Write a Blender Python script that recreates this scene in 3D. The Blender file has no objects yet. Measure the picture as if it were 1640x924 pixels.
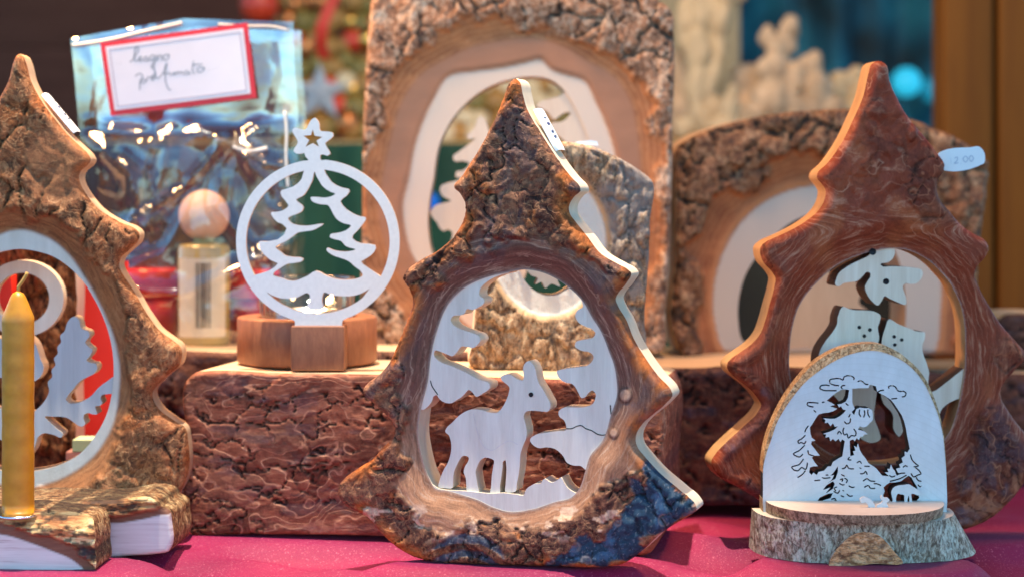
import bpy, math, random
import numpy as np
from mathutils import Vector
from mathutils.geometry import delaunay_2d_cdt

random.seed(4)
S = bpy.context.scene
COL = S.collection
# ------------------------------------------------------------------ camera
F, H0, HZ = 3120.0, 0.194, 300.0          # focal length in photo pixels, eye height, horizon row
cam = bpy.data.cameras.new('camera'); camo = bpy.data.objects.new('camera', cam); COL.objects.link(camo)
cam.sensor_width = 36; cam.lens = F / 1640 * 36
cam.shift_y = -(462 - HZ) / 1640
cam.clip_start = 0.02; cam.clip_end = 200
camo.location = (0, 0, H0); camo.rotation_euler = (math.pi / 2, 0, 0)
cam.dof.use_dof = True; cam.dof.focus_distance = 1.01; cam.dof.aperture_fstop = 5.6; cam.dof.aperture_blades = 9
S.camera = camo
# ------------------------------------------------------------------ world
SUN_EL = math.radians(24)
W = bpy.data.worlds.new('World'); S.world = W; W.use_nodes = True
wn = W.node_tree.nodes; wl = W.node_tree.links
bg = wn['Background']; sky = wn.new('ShaderNodeTexSky'); sky.sky_type = 'NISHITA'; sky.sun_disc = False
sky.sun_elevation = SUN_EL; sky.sun_rotation = math.radians(0); sky.ozone_density = 3.5; sky.air_density = 1.0; sky.dust_density = 0.3
cool = wn.new('ShaderNodeMix'); cool.data_type = 'RGBA'; cool.blend_type = 'MULTIPLY'; cool.inputs[0].default_value = 1.0
cool.inputs[7].default_value = (0.74, 0.98, 1.06, 1)      # cool white balance of the daylight in front of the stall
wl.new(sky.outputs[0], cool.inputs[6]); wl.new(cool.outputs[2], bg.inputs[0]); bg.inputs[1].default_value = 0.15

def lamp(name, kind, loc, target, power, color, **kw):
    l = bpy.data.lights.new(name, kind); l.energy = power; l.color = color
    for k, v in kw.items(): setattr(l, k, v)
    o = bpy.data.objects.new(name, l); COL.objects.link(o); o.location = loc
    o.rotation_euler = (Vector(target) - Vector(loc)).to_track_quat('-Z', 'Y').to_euler()
    return o
# narrow spot added in place of sun on the cloth; warm stall lamps
lamp('sun_patch_spot', 'SPOT', (-0.17, 0.93, 1.75), (-0.09, 1.04, 0.0), 112, (1.0, 0.90, 0.76), spot_size=math.radians(17), spot_blend=0.5, shadow_soft_size=0.012)
lamp('stall_lamp', 'AREA', (-0.34, 1.19, 0.50), (0.02, 1.12, 0.12), 1.5, (1.0, 0.50, 0.18), shape='DISK', size=0.10)
lamp('stall_lamp', 'AREA', (0.14, 1.10, 0.74), (0.12, 1.34, 0.2), 1.25, (1.0, 0.56, 0.24), shape='DISK', size=0.14)
lamp('stall_lamp', 'AREA', (0.05, 1.55, 0.85), (0.1, 2.0, 0.25), 1.1, (1.0, 0.64, 0.32), shape='DISK', size=0.16)
S.view_settings.view_transform = 'Standard'; S.view_settings.look = 'None'
S.view_settings.exposure = 1.45; S.view_settings.gamma = 1.0
S.cycles.use_denoising = True
S.cycles.max_bounces = 8; S.cycles.transparent_max_bounces = 12

# ------------------------------------------------------------------ numpy noise
def _h(ix, iy, s):
    n = (ix.astype(np.int64) * 374761393 + iy.astype(np.int64) * 668265263 + s * 974634777) & 0xffffffff
    n = ((n ^ (n >> 13)) * 1274126177) & 0xffffffff
    n = (n ^ (n >> 16)) & 0xffffffff
    return n / 4294967295.0
def vn(x, y, s=0):
    x0 = np.floor(x); y0 = np.floor(y); fx = x - x0; fy = y - y0
    fx = fx * fx * fx * (fx * (fx * 6 - 15) + 10); fy = fy * fy * fy * (fy * (fy * 6 - 15) + 10)
    a = _h(x0, y0, s); b = _h(x0 + 1, y0, s); c = _h(x0, y0 + 1, s); d = _h(x0 + 1, y0 + 1, s)
    return (a * (1 - fx) + b * fx) * (1 - fy) + (c * (1 - fx) + d * fx) * fy
def fbm(x, y, o=4, s=0):
    r = 0; a = 0.5; t = 0
    for i in range(o):
        r = r + a * vn(x * 2 ** i + 17.3 * i, y * 2 ** i + 9.1 * i, s + i); t += a; a *= 0.5
    return r / t
def vor(x, y, s=0):
    x0 = np.floor(x); y0 = np.floor(y)
    f1 = np.full(x.shape, 9.0); f2 = np.full(x.shape, 9.0); cid = np.zeros(x.shape)
    for i in (-1, 0, 1):
        for j in (-1, 0, 1):
            cx = x0 + i; cy = y0 + j
            px = cx + _h(cx, cy, s); py = cy + _h(cx, cy, s + 7)
            d = np.hypot(px - x, py - y)
            n = d < f1
            f2 = np.where(n, f1, np.minimum(f2, d)); cid = np.where(n, _h(cx, cy, s + 3), cid); f1 = np.where(n, d, f1)
    return f1, f2, cid
def ss(a, b, x):
    t = np.clip((x - a) / (b - a), 0, 1); return t * t * (3 - 2 * t)
def inpoly(P, poly):
    poly = np.asarray(poly, float); x = P[:, 0]; y = P[:, 1]; r = np.zeros(len(P), bool)
    a = poly; b = np.roll(poly, -1, 0)
    for (x1, y1), (x2, y2) in zip(a, b):
        if y1 == y2: continue
        c = (y1 > y) != (y2 > y)
        r ^= c & (x < (x2 - x1) * (y - y1) / (y2 - y1) + x1)
    return r
def dpoly(P, poly, closed=True):
    poly = np.asarray(poly, float); d = np.full(len(P), 1e9)
    b = np.roll(poly, -1, 0); n = len(poly) if closed else len(poly) - 1
    for i in range(n):
        p, q = poly[i], b[i]; v = q - p; L = v @ v
        if L < 1e-12: continue
        t = np.clip(((P - p) @ v) / L, 0, 1)
        e = P - p - t[:, None] * v
        d = np.minimum(d, np.einsum('ij,ij->i', e, e))
    return np.sqrt(d)
def sd(P, poly):
    return np.where(inpoly(P, poly), -1, 1) * dpoly(P, poly)
def cr(pts, step=4.0, closed=True):
    P = [np.array(p, float) for p in pts]; n = len(P); out = []
    rng = range(n) if closed else range(n - 1)
    for i in rng:
        p0 = P[(i - 1) % n] if closed or i > 0 else P[0]; p1 = P[i]; p2 = P[(i + 1) % n]
        p3 = P[(i + 2) % n] if closed or i + 2 < n else P[-1]
        L = np.linalg.norm(p2 - p1); k = max(1, int(L / step))
        # tangent lengths limited by the segment so that long and short neighbours do not overshoot
        def tg(a, b, c):
            la = np.linalg.norm(b - a) + 1e-9; lc = np.linalg.norm(c - b) + 1e-9
            return ((b - a) / la * lc + (c - b) / lc * la) / (la + lc)
        m1 = tg(p0, p1, p2) * L; m2 = tg(p1, p2, p3) * L
        for j in range(k):
            t = j / k; t2 = t * t; t3 = t2 * t
            out.append((2 * t3 - 3 * t2 + 1) * p1 + (t3 - 2 * t2 + t) * m1 + (-2 * t3 + 3 * t2) * p2 + (t3 - t2) * m2)
    if not closed: out.append(P[-1])
    return np.array(out)
def ribbon(line, w):
    L = np.array(line, float); d = np.gradient(L, axis=0); d /= np.linalg.norm(d, axis=1)[:, None] + 1e-9
    n = np.stack([-d[:, 1], d[:, 0]], 1) * w / 2
    t = np.ones(len(L)); t[0] = t[-1] = 0.3
    n *= t[:, None]
    return np.concatenate([L + n, (L - n)[::-1]])
def ell(cx, cy, rx, ry, n=40, a0=0):
    return [(cx + rx * math.cos(a0 + 2 * math.pi * i / n), cy + ry * math.sin(a0 + 2 * math.pi * i / n)) for i in range(n)]

# ------------------------------------------------------------------ placing
class Plane:
    """an upright face: photo pixel px at depth Y is its anchor; yaw > 0 turns its right side nearer"""
    def __init__(s, px, Y, yaw=0.0, z0=0.0, n_off=0.0):
        a = math.radians(yaw); s.a = a
        s.o = np.array([(px - 820) / F * Y, Y, z0]); s.u = np.array([math.cos(a), -math.sin(a), 0.0])
        s.n = np.array([-math.sin(a), -math.cos(a), 0.0])
    def uv(s, P):
        P = np.asarray(P, float); d = np.stack([(P[:, 0] - 820) / F, np.ones(len(P)), -(P[:, 1] - HZ) / F], 1)
        c = np.array([0, 0, H0]); t = ((s.o - c) @ s.n) / (d @ s.n); Q = c + d * t[:, None] - s.o
        return Q @ s.u, Q[:, 2]
def tag(o, label=None, cat=None, group=None, kind=None):
    if label: o['label'] = label
    if cat: o['category'] = cat
    if group: o['group'] = group
    if kind: o['kind'] = kind
    return o
def thing(name, label, cat, pl=None, loc=(0, 0, 0), group=None):
    o = bpy.data.objects.new(name, None); COL.objects.link(o); o.empty_display_size = 0.02
    if pl is not None: o.location = pl.o; o.rotation_euler = (0, 0, -pl.a)
    else: o.location = loc
    return tag(o, label, cat, group)
def mesh(name, V, Fc, mats, parent=None, midx=None, smooth=True, attrs=None, loc=None):
    V = np.asarray(V, dtype=np.float32); me = bpy.data.meshes.new(name)
    if isinstance(Fc, np.ndarray):
        nf, k = Fc.shape
        me.vertices.add(len(V)); me.vertices.foreach_set('co', V.ravel())
        me.loops.add(nf * k); me.loops.foreach_set('vertex_index', Fc.astype(np.int32).ravel())
        me.polygons.add(nf); me.polygons.foreach_set('loop_start', (np.arange(nf) * k).astype(np.int32))
        me.update(calc_edges=True)
    else:
        me.from_pydata(V.tolist(), [], Fc)
    for m in (mats if isinstance(mats, (list, tuple)) else [mats]): me.materials.append(m)
    if midx is not None: me.polygons.foreach_set('material_index', np.asarray(midx, np.int32))
    me.polygons.foreach_set('use_smooth', np.full(len(me.polygons), bool(smooth)))
    for k, a in (attrs or {}).items():
        at = me.attributes.new(k, 'FLOAT', 'POINT'); at.data.foreach_set('value', np.asarray(a, np.float32))
    me.update(); me.validate()
    o = bpy.data.objects.new(name, me); COL.objects.link(o)
    if parent is not None: o.parent = parent
    if loc is not None: o.location = loc
    return o
def cdt(bound, extra):
    V = []; E = []
    for b in bound:
        n0 = len(V); V += [Vector((float(p[0]), float(p[1]))) for p in b]
        E += [(n0 + i, n0 + (i + 1) % len(b)) for i in range(len(b))]
    V += [Vector((float(p[0]), float(p[1]))) for p in extra]
    r = delaunay_2d_cdt(V, E, [], 0, 1e-5)
    P = np.array([(v.x, v.y) for v in r[0]]); T = np.array(r[2], dtype=np.int64).reshape(-1, 3)
    C = P[T].mean(1); keep = inpoly(C, bound[0])
    for h in bound[1:]: keep &= ~inpoly(C, h)
    T = T[keep]
    used = np.unique(T); m = np.full(len(P), -1); m[used] = np.arange(len(used))
    P = P[used]; T = m[T]
    a = P[T[:, 1]] - P[T[:, 0]]; b = P[T[:, 2]] - P[T[:, 0]]; cr_ = a[:, 0] * b[:, 1] - a[:, 1] * b[:, 0]
    T[cr_ > 0] = T[cr_ > 0][:, ::-1]          # pixel rows run down: front faces face the viewer
    return P, T
def carve(name, parent, pl, outer, holes=(), thick=0.02, grid=0, mats=None, relief=None, y0=0.0, step=4.0, endmat=False,
          curve=True, hcurve=True, open_=(), attrs0=None, bevel=0.0, smooth=True, back=True, wall_taper=0.0):
    ou = cr(outer, step) if curve else np.array(outer, float)
    hs = [cr(h, step) if hcurve else np.array(h, float) for h in holes]
    hs = hs + [np.array(h, float) for h in open_]
    ex = np.zeros((0, 2))
    if grid:
        lo = ou.min(0); hi = ou.max(0); gx = np.arange(lo[0], hi[0], grid); gy = np.arange(lo[1], hi[1], grid * 0.87)
        X, Y = np.meshgrid(gx, gy); X = X + (np.arange(len(gy)) % 2)[:, None] * grid / 2
        ex = np.stack([X.ravel(), Y.ravel()], 1); k = inpoly(ex, ou)
        for h in hs: k &= ~inpoly(ex, h)
        ex = ex[k]; k = dpoly(ex, ou) > grid * 0.6
        for h in hs: k &= dpoly(ex, h) > grid * 0.6
        ex = ex[k]
    P, T = cdt([ou] + hs, ex)
    do = dpoly(P, ou); dh = np.full(len(P), 999.0)
    for h in hs: dh = np.minimum(dh, dpoly(P, h))
    h = np.zeros(len(P)); at = {}
    if relief is not None: h, at = relief(P, do, dh)
    if bevel:
        e = np.minimum(do, dh) / F; h = h - bevel * (1 - np.sqrt(1 - (1 - np.clip(e / bevel, 0, 1)) ** 2))
    u, v = pl.uv(P); v = v - 0
    V = np.stack([u, y0 - h, v], 1)
    # boundary edges
    ed = np.concatenate([T[:, [0, 1]], T[:, [1, 2]], T[:, [2, 0]]]); n = len(P)
    key = ed[:, 0] * n + ed[:, 1]; rev = ed[:, 1] * n + ed[:, 0]
    B = ed[~np.isin(key, rev)]
    bv = np.unique(B); m = np.full(n, -1); m[bv] = np.arange(len(bv))
    Vf = V[bv]; Vb = Vf.copy(); Vb[:, 1] = y0 + thick
    if wall_taper:
        c = V.mean(0); Vb[:, [0, 2]] = c[[0, 2]] + (Vb[:, [0, 2]] - c[[0, 2]]) * (1 - wall_taper)
    nb = len(bv); o1 = n; o2 = n + nb
    Wl = np.concatenate([np.stack([m[B[:, 1]] + o1, m[B[:, 0]] + o1, m[B[:, 0]] + o2], 1),
                         np.stack([m[B[:, 1]] + o1, m[B[:, 0]] + o2, m[B[:, 1]] + o2], 1)])
    wm = np.ones(len(Wl))
    if endmat:
        e = np.concatenate([Vf[m[B[:, 1]]] - Vf[m[B[:, 0]]]] * 2); wm = np.where(np.abs(e[:, 2]) > np.abs(e[:, 0]), 0.0, 1.0)
    VV = [V, Vf, Vb]; TT = [T, Wl]; mi = [np.zeros(len(T)), wm]
    if back:
        P2, T2 = cdt([ou] + hs, np.zeros((0, 2))); u2, v2 = pl.uv(P2)
        V2 = np.stack([u2, np.full(len(P2), y0 + thick), v2], 1)
        if wall_taper:
            V2[:, [0, 2]] = c[[0, 2]] + (V2[:, [0, 2]] - c[[0, 2]]) * (1 - wall_taper)
        VV.append(V2); TT.append(T2[:, ::-1] + n + 2 * nb); mi.append(np.ones(len(T2)))
    VV = np.concatenate(VV); TT = np.concatenate(TT); mi = np.concatenate(mi)
    A = {}
    for k, a in at.items():
        full = np.zeros(len(VV)); full[:n] = a; full[n:n + nb] = np.asarray(a)[bv]; full[n + nb:n + 2 * nb] = np.asarray(a)[bv]; A[k] = full
    if not isinstance(mats, (list, tuple)): mats = [mats, mats]
    o = mesh(name, VV, TT, list(mats), parent, mi, smooth, A)
    if parent is None: o.location = pl.o; o.rotation_euler = (0, 0, -pl.a)
    return o
def lathe(name, prof, mat, parent=None, loc=(0, 0, 0), n=40, sx=1, sy=1, attrs=None):
    V = []; Fc = []
    for r, z in prof:
        for i in range(n):
            a = 2 * math.pi * i / n; V.append((r * math.cos(a) * sx, r * math.sin(a) * sy, z))
    m = len(prof)
    for j in range(m - 1):
        for i in range(n):
            a, b = j * n + i, j * n + (i + 1) % n; Fc.append((a, b, b + n, a + n))
    return mesh(name, V, Fc, mat, parent, loc=loc)
def box(name, lo, hi, mat, parent=None, bev=0.0, loc=None, rot=None):
    import bmesh
    bm = bmesh.new(); bmesh.ops.create_cube(bm, size=1)
    for v in bm.verts:
        for k in range(3): v.co[k] = lo[k] + (v.co[k] + 0.5) * (hi[k] - lo[k])
    if bev: bmesh.ops.bevel(bm, geom=list(bm.edges), offset=bev, segments=3, profile=0.5, affect='EDGES')
    me = bpy.data.meshes.new(name); bm.to_mesh(me); bm.free(); me.materials.append(mat)
    for p in me.polygons: p.use_smooth = bev > 0
    o = bpy.data.objects.new(name, me); COL.objects.link(o)
    if parent is not None: o.parent = parent
    if loc is not None: o.location = loc
    if rot is not None: o.rotation_euler = rot
    return o
def tubes(name, lines, r, mat, parent=None, loc=None, closed=False, seg=6):
    """lines of 3D points as one mesh of thin tubes"""
    V = []; Fc = []
    for L in lines:
        L = [Vector(p) for p in L]; n0 = len(V); m = len(L)
        for i, p in enumerate(L):
            d = (L[min(i + 1, m - 1)] - L[max(i - 1, 0)]).normalized()
            x = d.orthogonal() if abs(d.y) > 0.95 else d.cross(Vector((0, 1, 0))); x.normalize(); y = d.cross(x)
            for k in range(seg):
                a = 2 * math.pi * k / seg; V.append(p + x * (math.cos(a) * r) + y * (math.sin(a) * r))
        for i in range(m - 1):
            for k in range(seg):
                a = n0 + i * seg + k; b = n0 + i * seg + (k + 1) % seg; Fc.append((a, b, b + seg, a + seg))
        Fc.append(tuple(n0 + k for k in range(seg))[::-1]); Fc.append(tuple(n0 + (m - 1) * seg + k for k in range(seg)))
    return mesh(name, [tuple(v) for v in V], Fc, mat, parent, loc=loc)

# ------------------------------------------------------------------ material helpers
def lin(r, g, b):
    f = lambda c: (c / 255 / 12.92) if c <= 10.3 else ((c / 255 + 0.055) / 1.055) ** 2.4
    return (f(r), f(g), f(b), 1)
class NT:
    def __init__(s, name):
        s.m = bpy.data.materials.new(name); s.m.use_nodes = True; s.t = s.m.node_tree; s.n = s.t.nodes
        s.p = s.n['Principled BSDF']; s.out = s.n['Material Output']
    def link(s, a, b): s.t.links.new(a, b)
    def _in(s, sock, v):
        if isinstance(v, bpy.types.NodeSocket): s.link(v, sock)
        elif v is not None: sock.default_value = v
    def co(s, scale=(1, 1, 1), rot=(0, 0, 0), off=(0, 0, 0)):
        tc = s.n.new('ShaderNodeTexCoord'); mp = s.n.new('ShaderNodeMapping')
        mp.inputs['Scale'].default_value = scale; mp.inputs['Rotation'].default_value = rot; mp.inputs['Location'].default_value = off
        s.link(tc.outputs['Object'], mp.inputs[0]); return mp.outputs[0]
    def noise(s, vec, scale, detail=4, rough=0.55, dist=0.0, color=False):
        n = s.n.new('ShaderNodeTexNoise'); s._in(n.inputs['Vector'], vec); n.inputs['Scale'].default_value = scale
        n.inputs['Detail'].default_value = detail; n.inputs['Roughness'].default_value = rough; n.inputs['Distortion'].default_value = dist
        return n.outputs['Color' if color else 'Fac']
    def vor(s, vec, scale, feature='F1', rnd=1.0, out='Distance'):
        n = s.n.new('ShaderNodeTexVoronoi'); n.feature = feature; s._in(n.inputs['Vector'], vec); n.inputs['Scale'].default_value = scale
        n.inputs['Randomness'].default_value = rnd; return n.outputs[out]
    def ramp(s, fac, stops, interp='LINEAR'):
        n = s.n.new('ShaderNodeValToRGB'); e = n.color_ramp.elements; n.color_ramp.interpolation = interp
        while len(e) < len(stops): e.new(0.5)
        for el, (p, c) in zip(e, stops):
            el.position = p; el.color = c if isinstance(c, (tuple, list)) else (c, c, c, 1)
        s._in(n.inputs[0], fac); return n.outputs[0]
    def mix(s, f, a, b, mode='MIX'):
        n = s.n.new('ShaderNodeMix'); n.data_type = 'RGBA'; n.blend_type = mode
        s._in(n.inputs[0], f); s._in(n.inputs[6], a); s._in(n.inputs[7], b); return n.outputs[2]
    def math(s, op, a, b=None, c=None, clamp=False):
        n = s.n.new('ShaderNodeMath'); n.operation = op; n.use_clamp = clamp
        s._in(n.inputs[0], a)
        if b is not None: s._in(n.inputs[1], b)
        if c is not None: s._in(n.inputs[2], c)
        return n.outputs[0]
    def vadd(s, a, b, k):
        n = s.n.new('ShaderNodeVectorMath'); n.operation = 'MULTIPLY_ADD'
        s._in(n.inputs[0], b); n.inputs[1].default_value = (k, k, k); s._in(n.inputs[2], a); return n.outputs[0]
    def attr(s, name):
        n = s.n.new('ShaderNodeAttribute'); n.attribute_name = name; return n.outputs['Fac']
    def bump(s, h, dist, strength=1.0, prev=None):
        n = s.n.new('ShaderNodeBump'); n.inputs['Distance'].default_value = dist; n.inputs['Strength'].default_value = strength
        s._in(n.inputs['Height'], h)
        if prev is not None: s.link(prev, n.inputs['Normal'])
        return n.outputs[0]
    def fin(s, col=None, rough=0.5, nrm=None, spec=0.5, coat=0.0):
        s._in(s.p.inputs['Base Color'], col); s._in(s.p.inputs['Roughness'], rough)
        s.p.inputs['Specular IOR Level'].default_value = spec
        if nrm is not None: s.link(nrm, s.p.inputs['Normal'])
        if coat: s.p.inputs['Coat Weight'].default_value = coat; s.p.inputs['Coat Roughness'].default_value = 0.25
        return s.m

def plain(name, col, rough=0.5, spec=0.5, metal=0.0, var=0.06, vs=60.0):
    t = NT(name); c = t.co(); n = t.noise(c, vs, 4)
    a = tuple(min(1, x * (1 + var)) for x in col[:3]) + (1,); b = tuple(x * (1 - var * 1.5) for x in col[:3]) + (1,)
    t.p.inputs['Metallic'].default_value = metal
    return t.fin(t.ramp(n, [(0.3, b), (0.7, a)]), rough, None, spec)
def wood(name, light, dark, grain=(60, 60, 6), k=18, rough=0.55, rings=None, bump=0.00015, spec=0.35, knots=0.0):
    t = NT(name); c = t.co(grain); w = t.noise(c, 2.0, 2, color=True)
    n = t.noise(t.vadd(c, w, 0.8), k / 8.0, 5, 0.6)
    fine = t.noise(t.co((grain[0] * 9, grain[1] * 9, grain[2] * 5)), 1.5, 3)
    col = t.ramp(n, [(0.25, dark), (0.5, tuple((a + b) / 2 for a, b in zip(light, dark))), (0.72, light)])
    col = t.mix(0.18, col, t.ramp(fine, [(0.3, dark), (0.7, light)]))
    if rings:
        sep = t.n.new('ShaderNodeVectorMath'); sep.operation = 'LENGTH'
        cc = t.co((1, 1, 1), off=rings[0]); wob = t.noise(t.co(), 12, 2, color=True)
        t.link(t.vadd(cc, wob, 0.006), sep.inputs[0])
        fr = t.math('FRACT', t.math('MULTIPLY', sep.outputs['Value'], rings[1]))
        ln = t.ramp(fr, [(0.0, 0.0), (0.75, 0.15), (0.93, 1.0), (1.0, 0.0)])
        col = t.mix(t.math('MULTIPLY', ln, rings[2]), col, dark)
    return t.fin(col, rough, t.bump(fine, bump), spec)
def bark(name, dark, mid, light, scale=70, stretch=(1, 1, 1), rough=0.75, lichen=None, bump=0.0012, lines=None):
    """rough bark; reads 'crk' (crevice) from the mesh when it is there"""
    t = NT(name); c = t.co(stretch); w = t.noise(c, scale * 0.5, 3, color=True); cw = t.vadd(c, w, 1.4 / scale)
    n = t.noise(cw, scale, 6, 0.62); n2 = t.noise(cw, scale * 3.6, 5, 0.7); g = t.noise(c, 700, 4, 0.7); e = t.vor(cw, scale * 0.9, 'DISTANCE_TO_EDGE')
    hf = lambda q, k: tuple(x * k for x in q[:3]) + (1,)
    col = t.ramp(n, [(0.38, hf(dark, .6)), (0.46, mid), (0.54, hf(mid, .65)), (0.64, light)])
    col = t.mix(0.5, col, t.ramp(n2, [(0.40, hf(dark, .5)), (0.5, mid), (0.60, light)]))
    if lichen:
        col = t.mix(t.math('MULTIPLY', t.ramp(t.noise(c, scale * 0.8, 6, 0.75), [(0.46, 0.0), (0.56, lichen[1])]), t.ramp(n2, [(.4, .2), (.55, 1.0)])), col, lichen[0])
    col = t.mix(t.ramp(g, [(.36, .7), (.47, 0.0)]), col, hf(dark, .35)); col = t.mix(t.ramp(g, [(.58, 0.0), (.68, .6)]), col, light)
    ce = t.ramp(e, [(0.0, 0.2), (0.07, 1.0)])
    col = t.mix(0.5, col, t.mix(1.0, col, ce, 'MULTIPLY'))
    col = t.mix(t.math('MULTIPLY', t.attr('crk'), 0.9), col, hf(dark, .15))
    h = t.math('ADD', n, t.math('ADD', t.math('MULTIPLY', n2, 0.6), t.math('ADD', t.math('MULTIPLY', ce, 0.2), t.math('MULTIPLY', g, .2))))
    return t.fin(col, rough, t.bump(h, bump), 0.3)
def half(c, k): return tuple(x * k for x in c[:3]) + (1,)
def terrace(t, vec, scale, K, detail=4, rough=0.5):
    """thin flakes lying in steps: returns (height 0..1, light step edge, tone per flake)"""
    n = t.noise(vec, scale, detail, rough); k = t.math('MULTIPLY', n, K); fl = t.math('FLOOR', k); fr = t.math('FRACT', k)
    up = t.ramp(fr, [(0.0, 0.0), (0.80, 0.12), (0.93, 1.0), (1.0, 1.0)])
    h = t.math('DIVIDE', t.math('ADD', fl, up), K)
    ln = t.ramp(fr, [(0.0, 0.25), (0.05, 0.0), (0.80, 0.0), (0.90, 1.0), (0.97, 0.1), (1.0, 0.25)])
    wn_ = t.n.new('ShaderNodeTexWhiteNoise'); wn_.noise_dimensions = '1D'; t.link(fl, wn_.inputs['W'])
    return h, ln, wn_.outputs['Value']
def carved(name, smooth_a, smooth_b, line, bk_dark, bk_mid, bk_hi, freq=1.0, line_w=0.06, line_amt=0.6, blue=(.03, .08, .15, 1), rough=0.42, warm=None, wscale=1.0, K=16, tscale=48, flake_amt=0.6, warm_thr=.55, spec=.28, bumpd=.0024, tdet=4, n2m=.26, gm=1.0, hn=.30, hr=.07, strt=(1, 1, 1)):
    """face of a sanded tree slice: attributes bk (bark), tn (paler lower wood), pl (bare pale wood), bl (blue scales), dh, crk, cm"""
    t = NT(name); c = t.co(); w = t.noise(c, 26 * wscale, 3, 0.5, color=True); cw = t.vadd(t.co(strt), w, 0.022 / wscale)
    fine = t.noise(t.co((1, 1, 0.5)), 1100, 3, 0.65); grit = t.noise(cw, 620, 4, 0.7)
    # layers of the inner bark run round the opening
    cmb = t.n.new('ShaderNodeCombineXYZ'); t.link(t.math('ADD', t.math('MULTIPLY', t.attr('dh'), 1.0), t.math('MULTIPLY', t.noise(c, 20, 3), 4.0)), cmb.inputs[0])
    sp = t.n.new('ShaderNodeSeparateXYZ'); t.link(c, sp.inputs[0]); t.link(t.math('MULTIPLY', sp.outputs[0], 22.0), cmb.inputs[1]); t.link(t.math('MULTIPLY', sp.outputs[2], 22.0), cmb.inputs[2])
    streak = t.noise(cmb.outputs[0], 2.4, 5, 0.65)
    base = t.mix(t.attr('tn'), smooth_a, smooth_b)
    base = t.mix(t.ramp(streak, [(0.36, 0.75), (0.5, 0.0)]), base, t.mix(0.6, base, half(smooth_a, .3)))
    base = t.mix(t.ramp(streak, [(0.54, 0.0), (0.68, 0.5)]), base, line)
    base = t.mix(t.ramp(fine, [(0.42, 0.0), (0.7, 0.30)]), base, half(smooth_a, .25))
    d = t.math('ADD', t.math('MULTIPLY', t.attr('dh'), freq), t.math('MULTIPLY', t.noise(c, 30 * wscale, 4, 0.55), 6.0)); fr = t.math('FRACT', d)
    ln = t.ramp(fr, [(0.0, 0.0), (0.5 - line_w, 0.0), (0.5, 1.0), (0.5 + line_w * 0.5, 0.0), (1, 0)])
    lm = t.math('MULTIPLY', ln, t.math('MULTIPLY', t.ramp(t.noise(c, 60, 3), [(0.42, 0.0), (0.6, 1.0)]), line_amt))
    sm = t.mix(lm, base, line)
    # flaky bark
    th, tl_, tt = terrace(t, cw, tscale * wscale, K, tdet)
    n = t.noise(cw, 70 * wscale, 6, 0.62); n2 = t.noise(cw, 280 * wscale, 5, 0.7)
    rid = t.n.new('ShaderNodeTexNoise'); rid.noise_type = 'RIDGED_MULTIFRACTAL'; t.link(cw, rid.inputs['Vector']); rid.inputs['Scale'].default_value = 60 * wscale; rid.inputs['Detail'].default_value = 6
    big = t.noise(cw, 24 * wscale, 4, 0.6)
    bk = t.ramp(t.math('ADD', t.math('MULTIPLY', n, .5), t.math('MULTIPLY', big, .5)), [(0.41, half(bk_dark, .35)), (0.455, bk_dark), (0.485, bk_mid), (0.52, half(bk_mid, .6)), (0.545, bk_mid), (0.59, bk_hi)])
    bk = t.mix(0.5, bk, t.ramp(tt, [(0.0, half(bk_mid, .5)), (0.5, bk_mid), (1.0, t.mix(.5, bk_mid, bk_hi) if False else tuple((x + y) / 2 for x, y in zip(bk_mid, bk_hi)))]))
    bk = t.mix(n2m, bk, t.ramp(n2, [(0.40, half(bk_dark, .35)), (0.5, bk_mid), (0.60, bk_hi)]))
    if warm: bk = t.mix(t.ramp(t.noise(cw, 34, 4, 0.6), [(warm_thr, 0.0), (warm_thr + .08, 0.85)]), bk, t.mix(t.ramp(n2, [(.4, 0.0), (.6, 1.0)]), half(warm, .4), warm))
    bk = t.mix(t.math('MULTIPLY', tl_, flake_amt), bk, bk_hi)
    bk = t.mix(t.ramp(grit, [(0.36, 0.6 * gm), (0.45, 0.0)]), bk, half(bk_dark, .3))
    bk = t.mix(t.ramp(grit, [(0.58, 0.0), (0.70, 0.35 * gm)]), bk, bk_hi)
    col = t.mix(t.attr('bk'), sm, bk)
    # blue-black scaly patch
    v = t.vor(t.vadd(c, w, 0.006), 95, 'F1'); ring_ = t.ramp(v, [(0.0, 0.5), (0.20, 0.3), (0.26, 1.0), (0.34, 0.0), (1.0, 0.0)])
    ring_ = t.math('MULTIPLY', ring_, t.ramp(t.noise(c, 60, 2), [(0.46, 0.0), (0.50, 0.9)]))
    bn = t.noise(cw, 75, 5, 0.62)
    bc = t.ramp(bn, [(0.38, half(blue, .35)), (0.48, blue), (0.56, half(blue, .6)), (0.66, tuple(min(1, x * 2.0) for x in blue[:3]) + (1,))])
    bc = t.mix(ring_, bc, (0.20, 0.17, 0.16, 1)); bc = t.mix(t.ramp(grit, [(0.57, 0.0), (0.66, 0.55)]), bc, (.22, .22, .23, 1))
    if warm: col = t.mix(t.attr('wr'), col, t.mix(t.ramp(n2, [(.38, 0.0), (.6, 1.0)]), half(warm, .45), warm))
    col = t.mix(t.attr('bl'), col, bc)
    col = t.mix(t.attr('cm'), col, t.mix(t.ramp(n2, [(.4, 0.0), (.6, 1.0)]), (.46, .27, .17, 1), (0.66, 0.42, 0.28, 1)))
    pale = t.mix(t.ramp(t.noise(t.co((60, 60, 9)), 1.6, 4), [(0.35, 0.0), (0.7, 1.0)]), (0.60, 0.52, 0.42, 1), (0.74, 0.66, 0.56, 1))
    col = t.mix(t.attr('pl'), col, pale)
    col = t.mix(t.math('MULTIPLY', t.attr('crk'), 0.95), col, half(bk_dark, .15))
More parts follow.
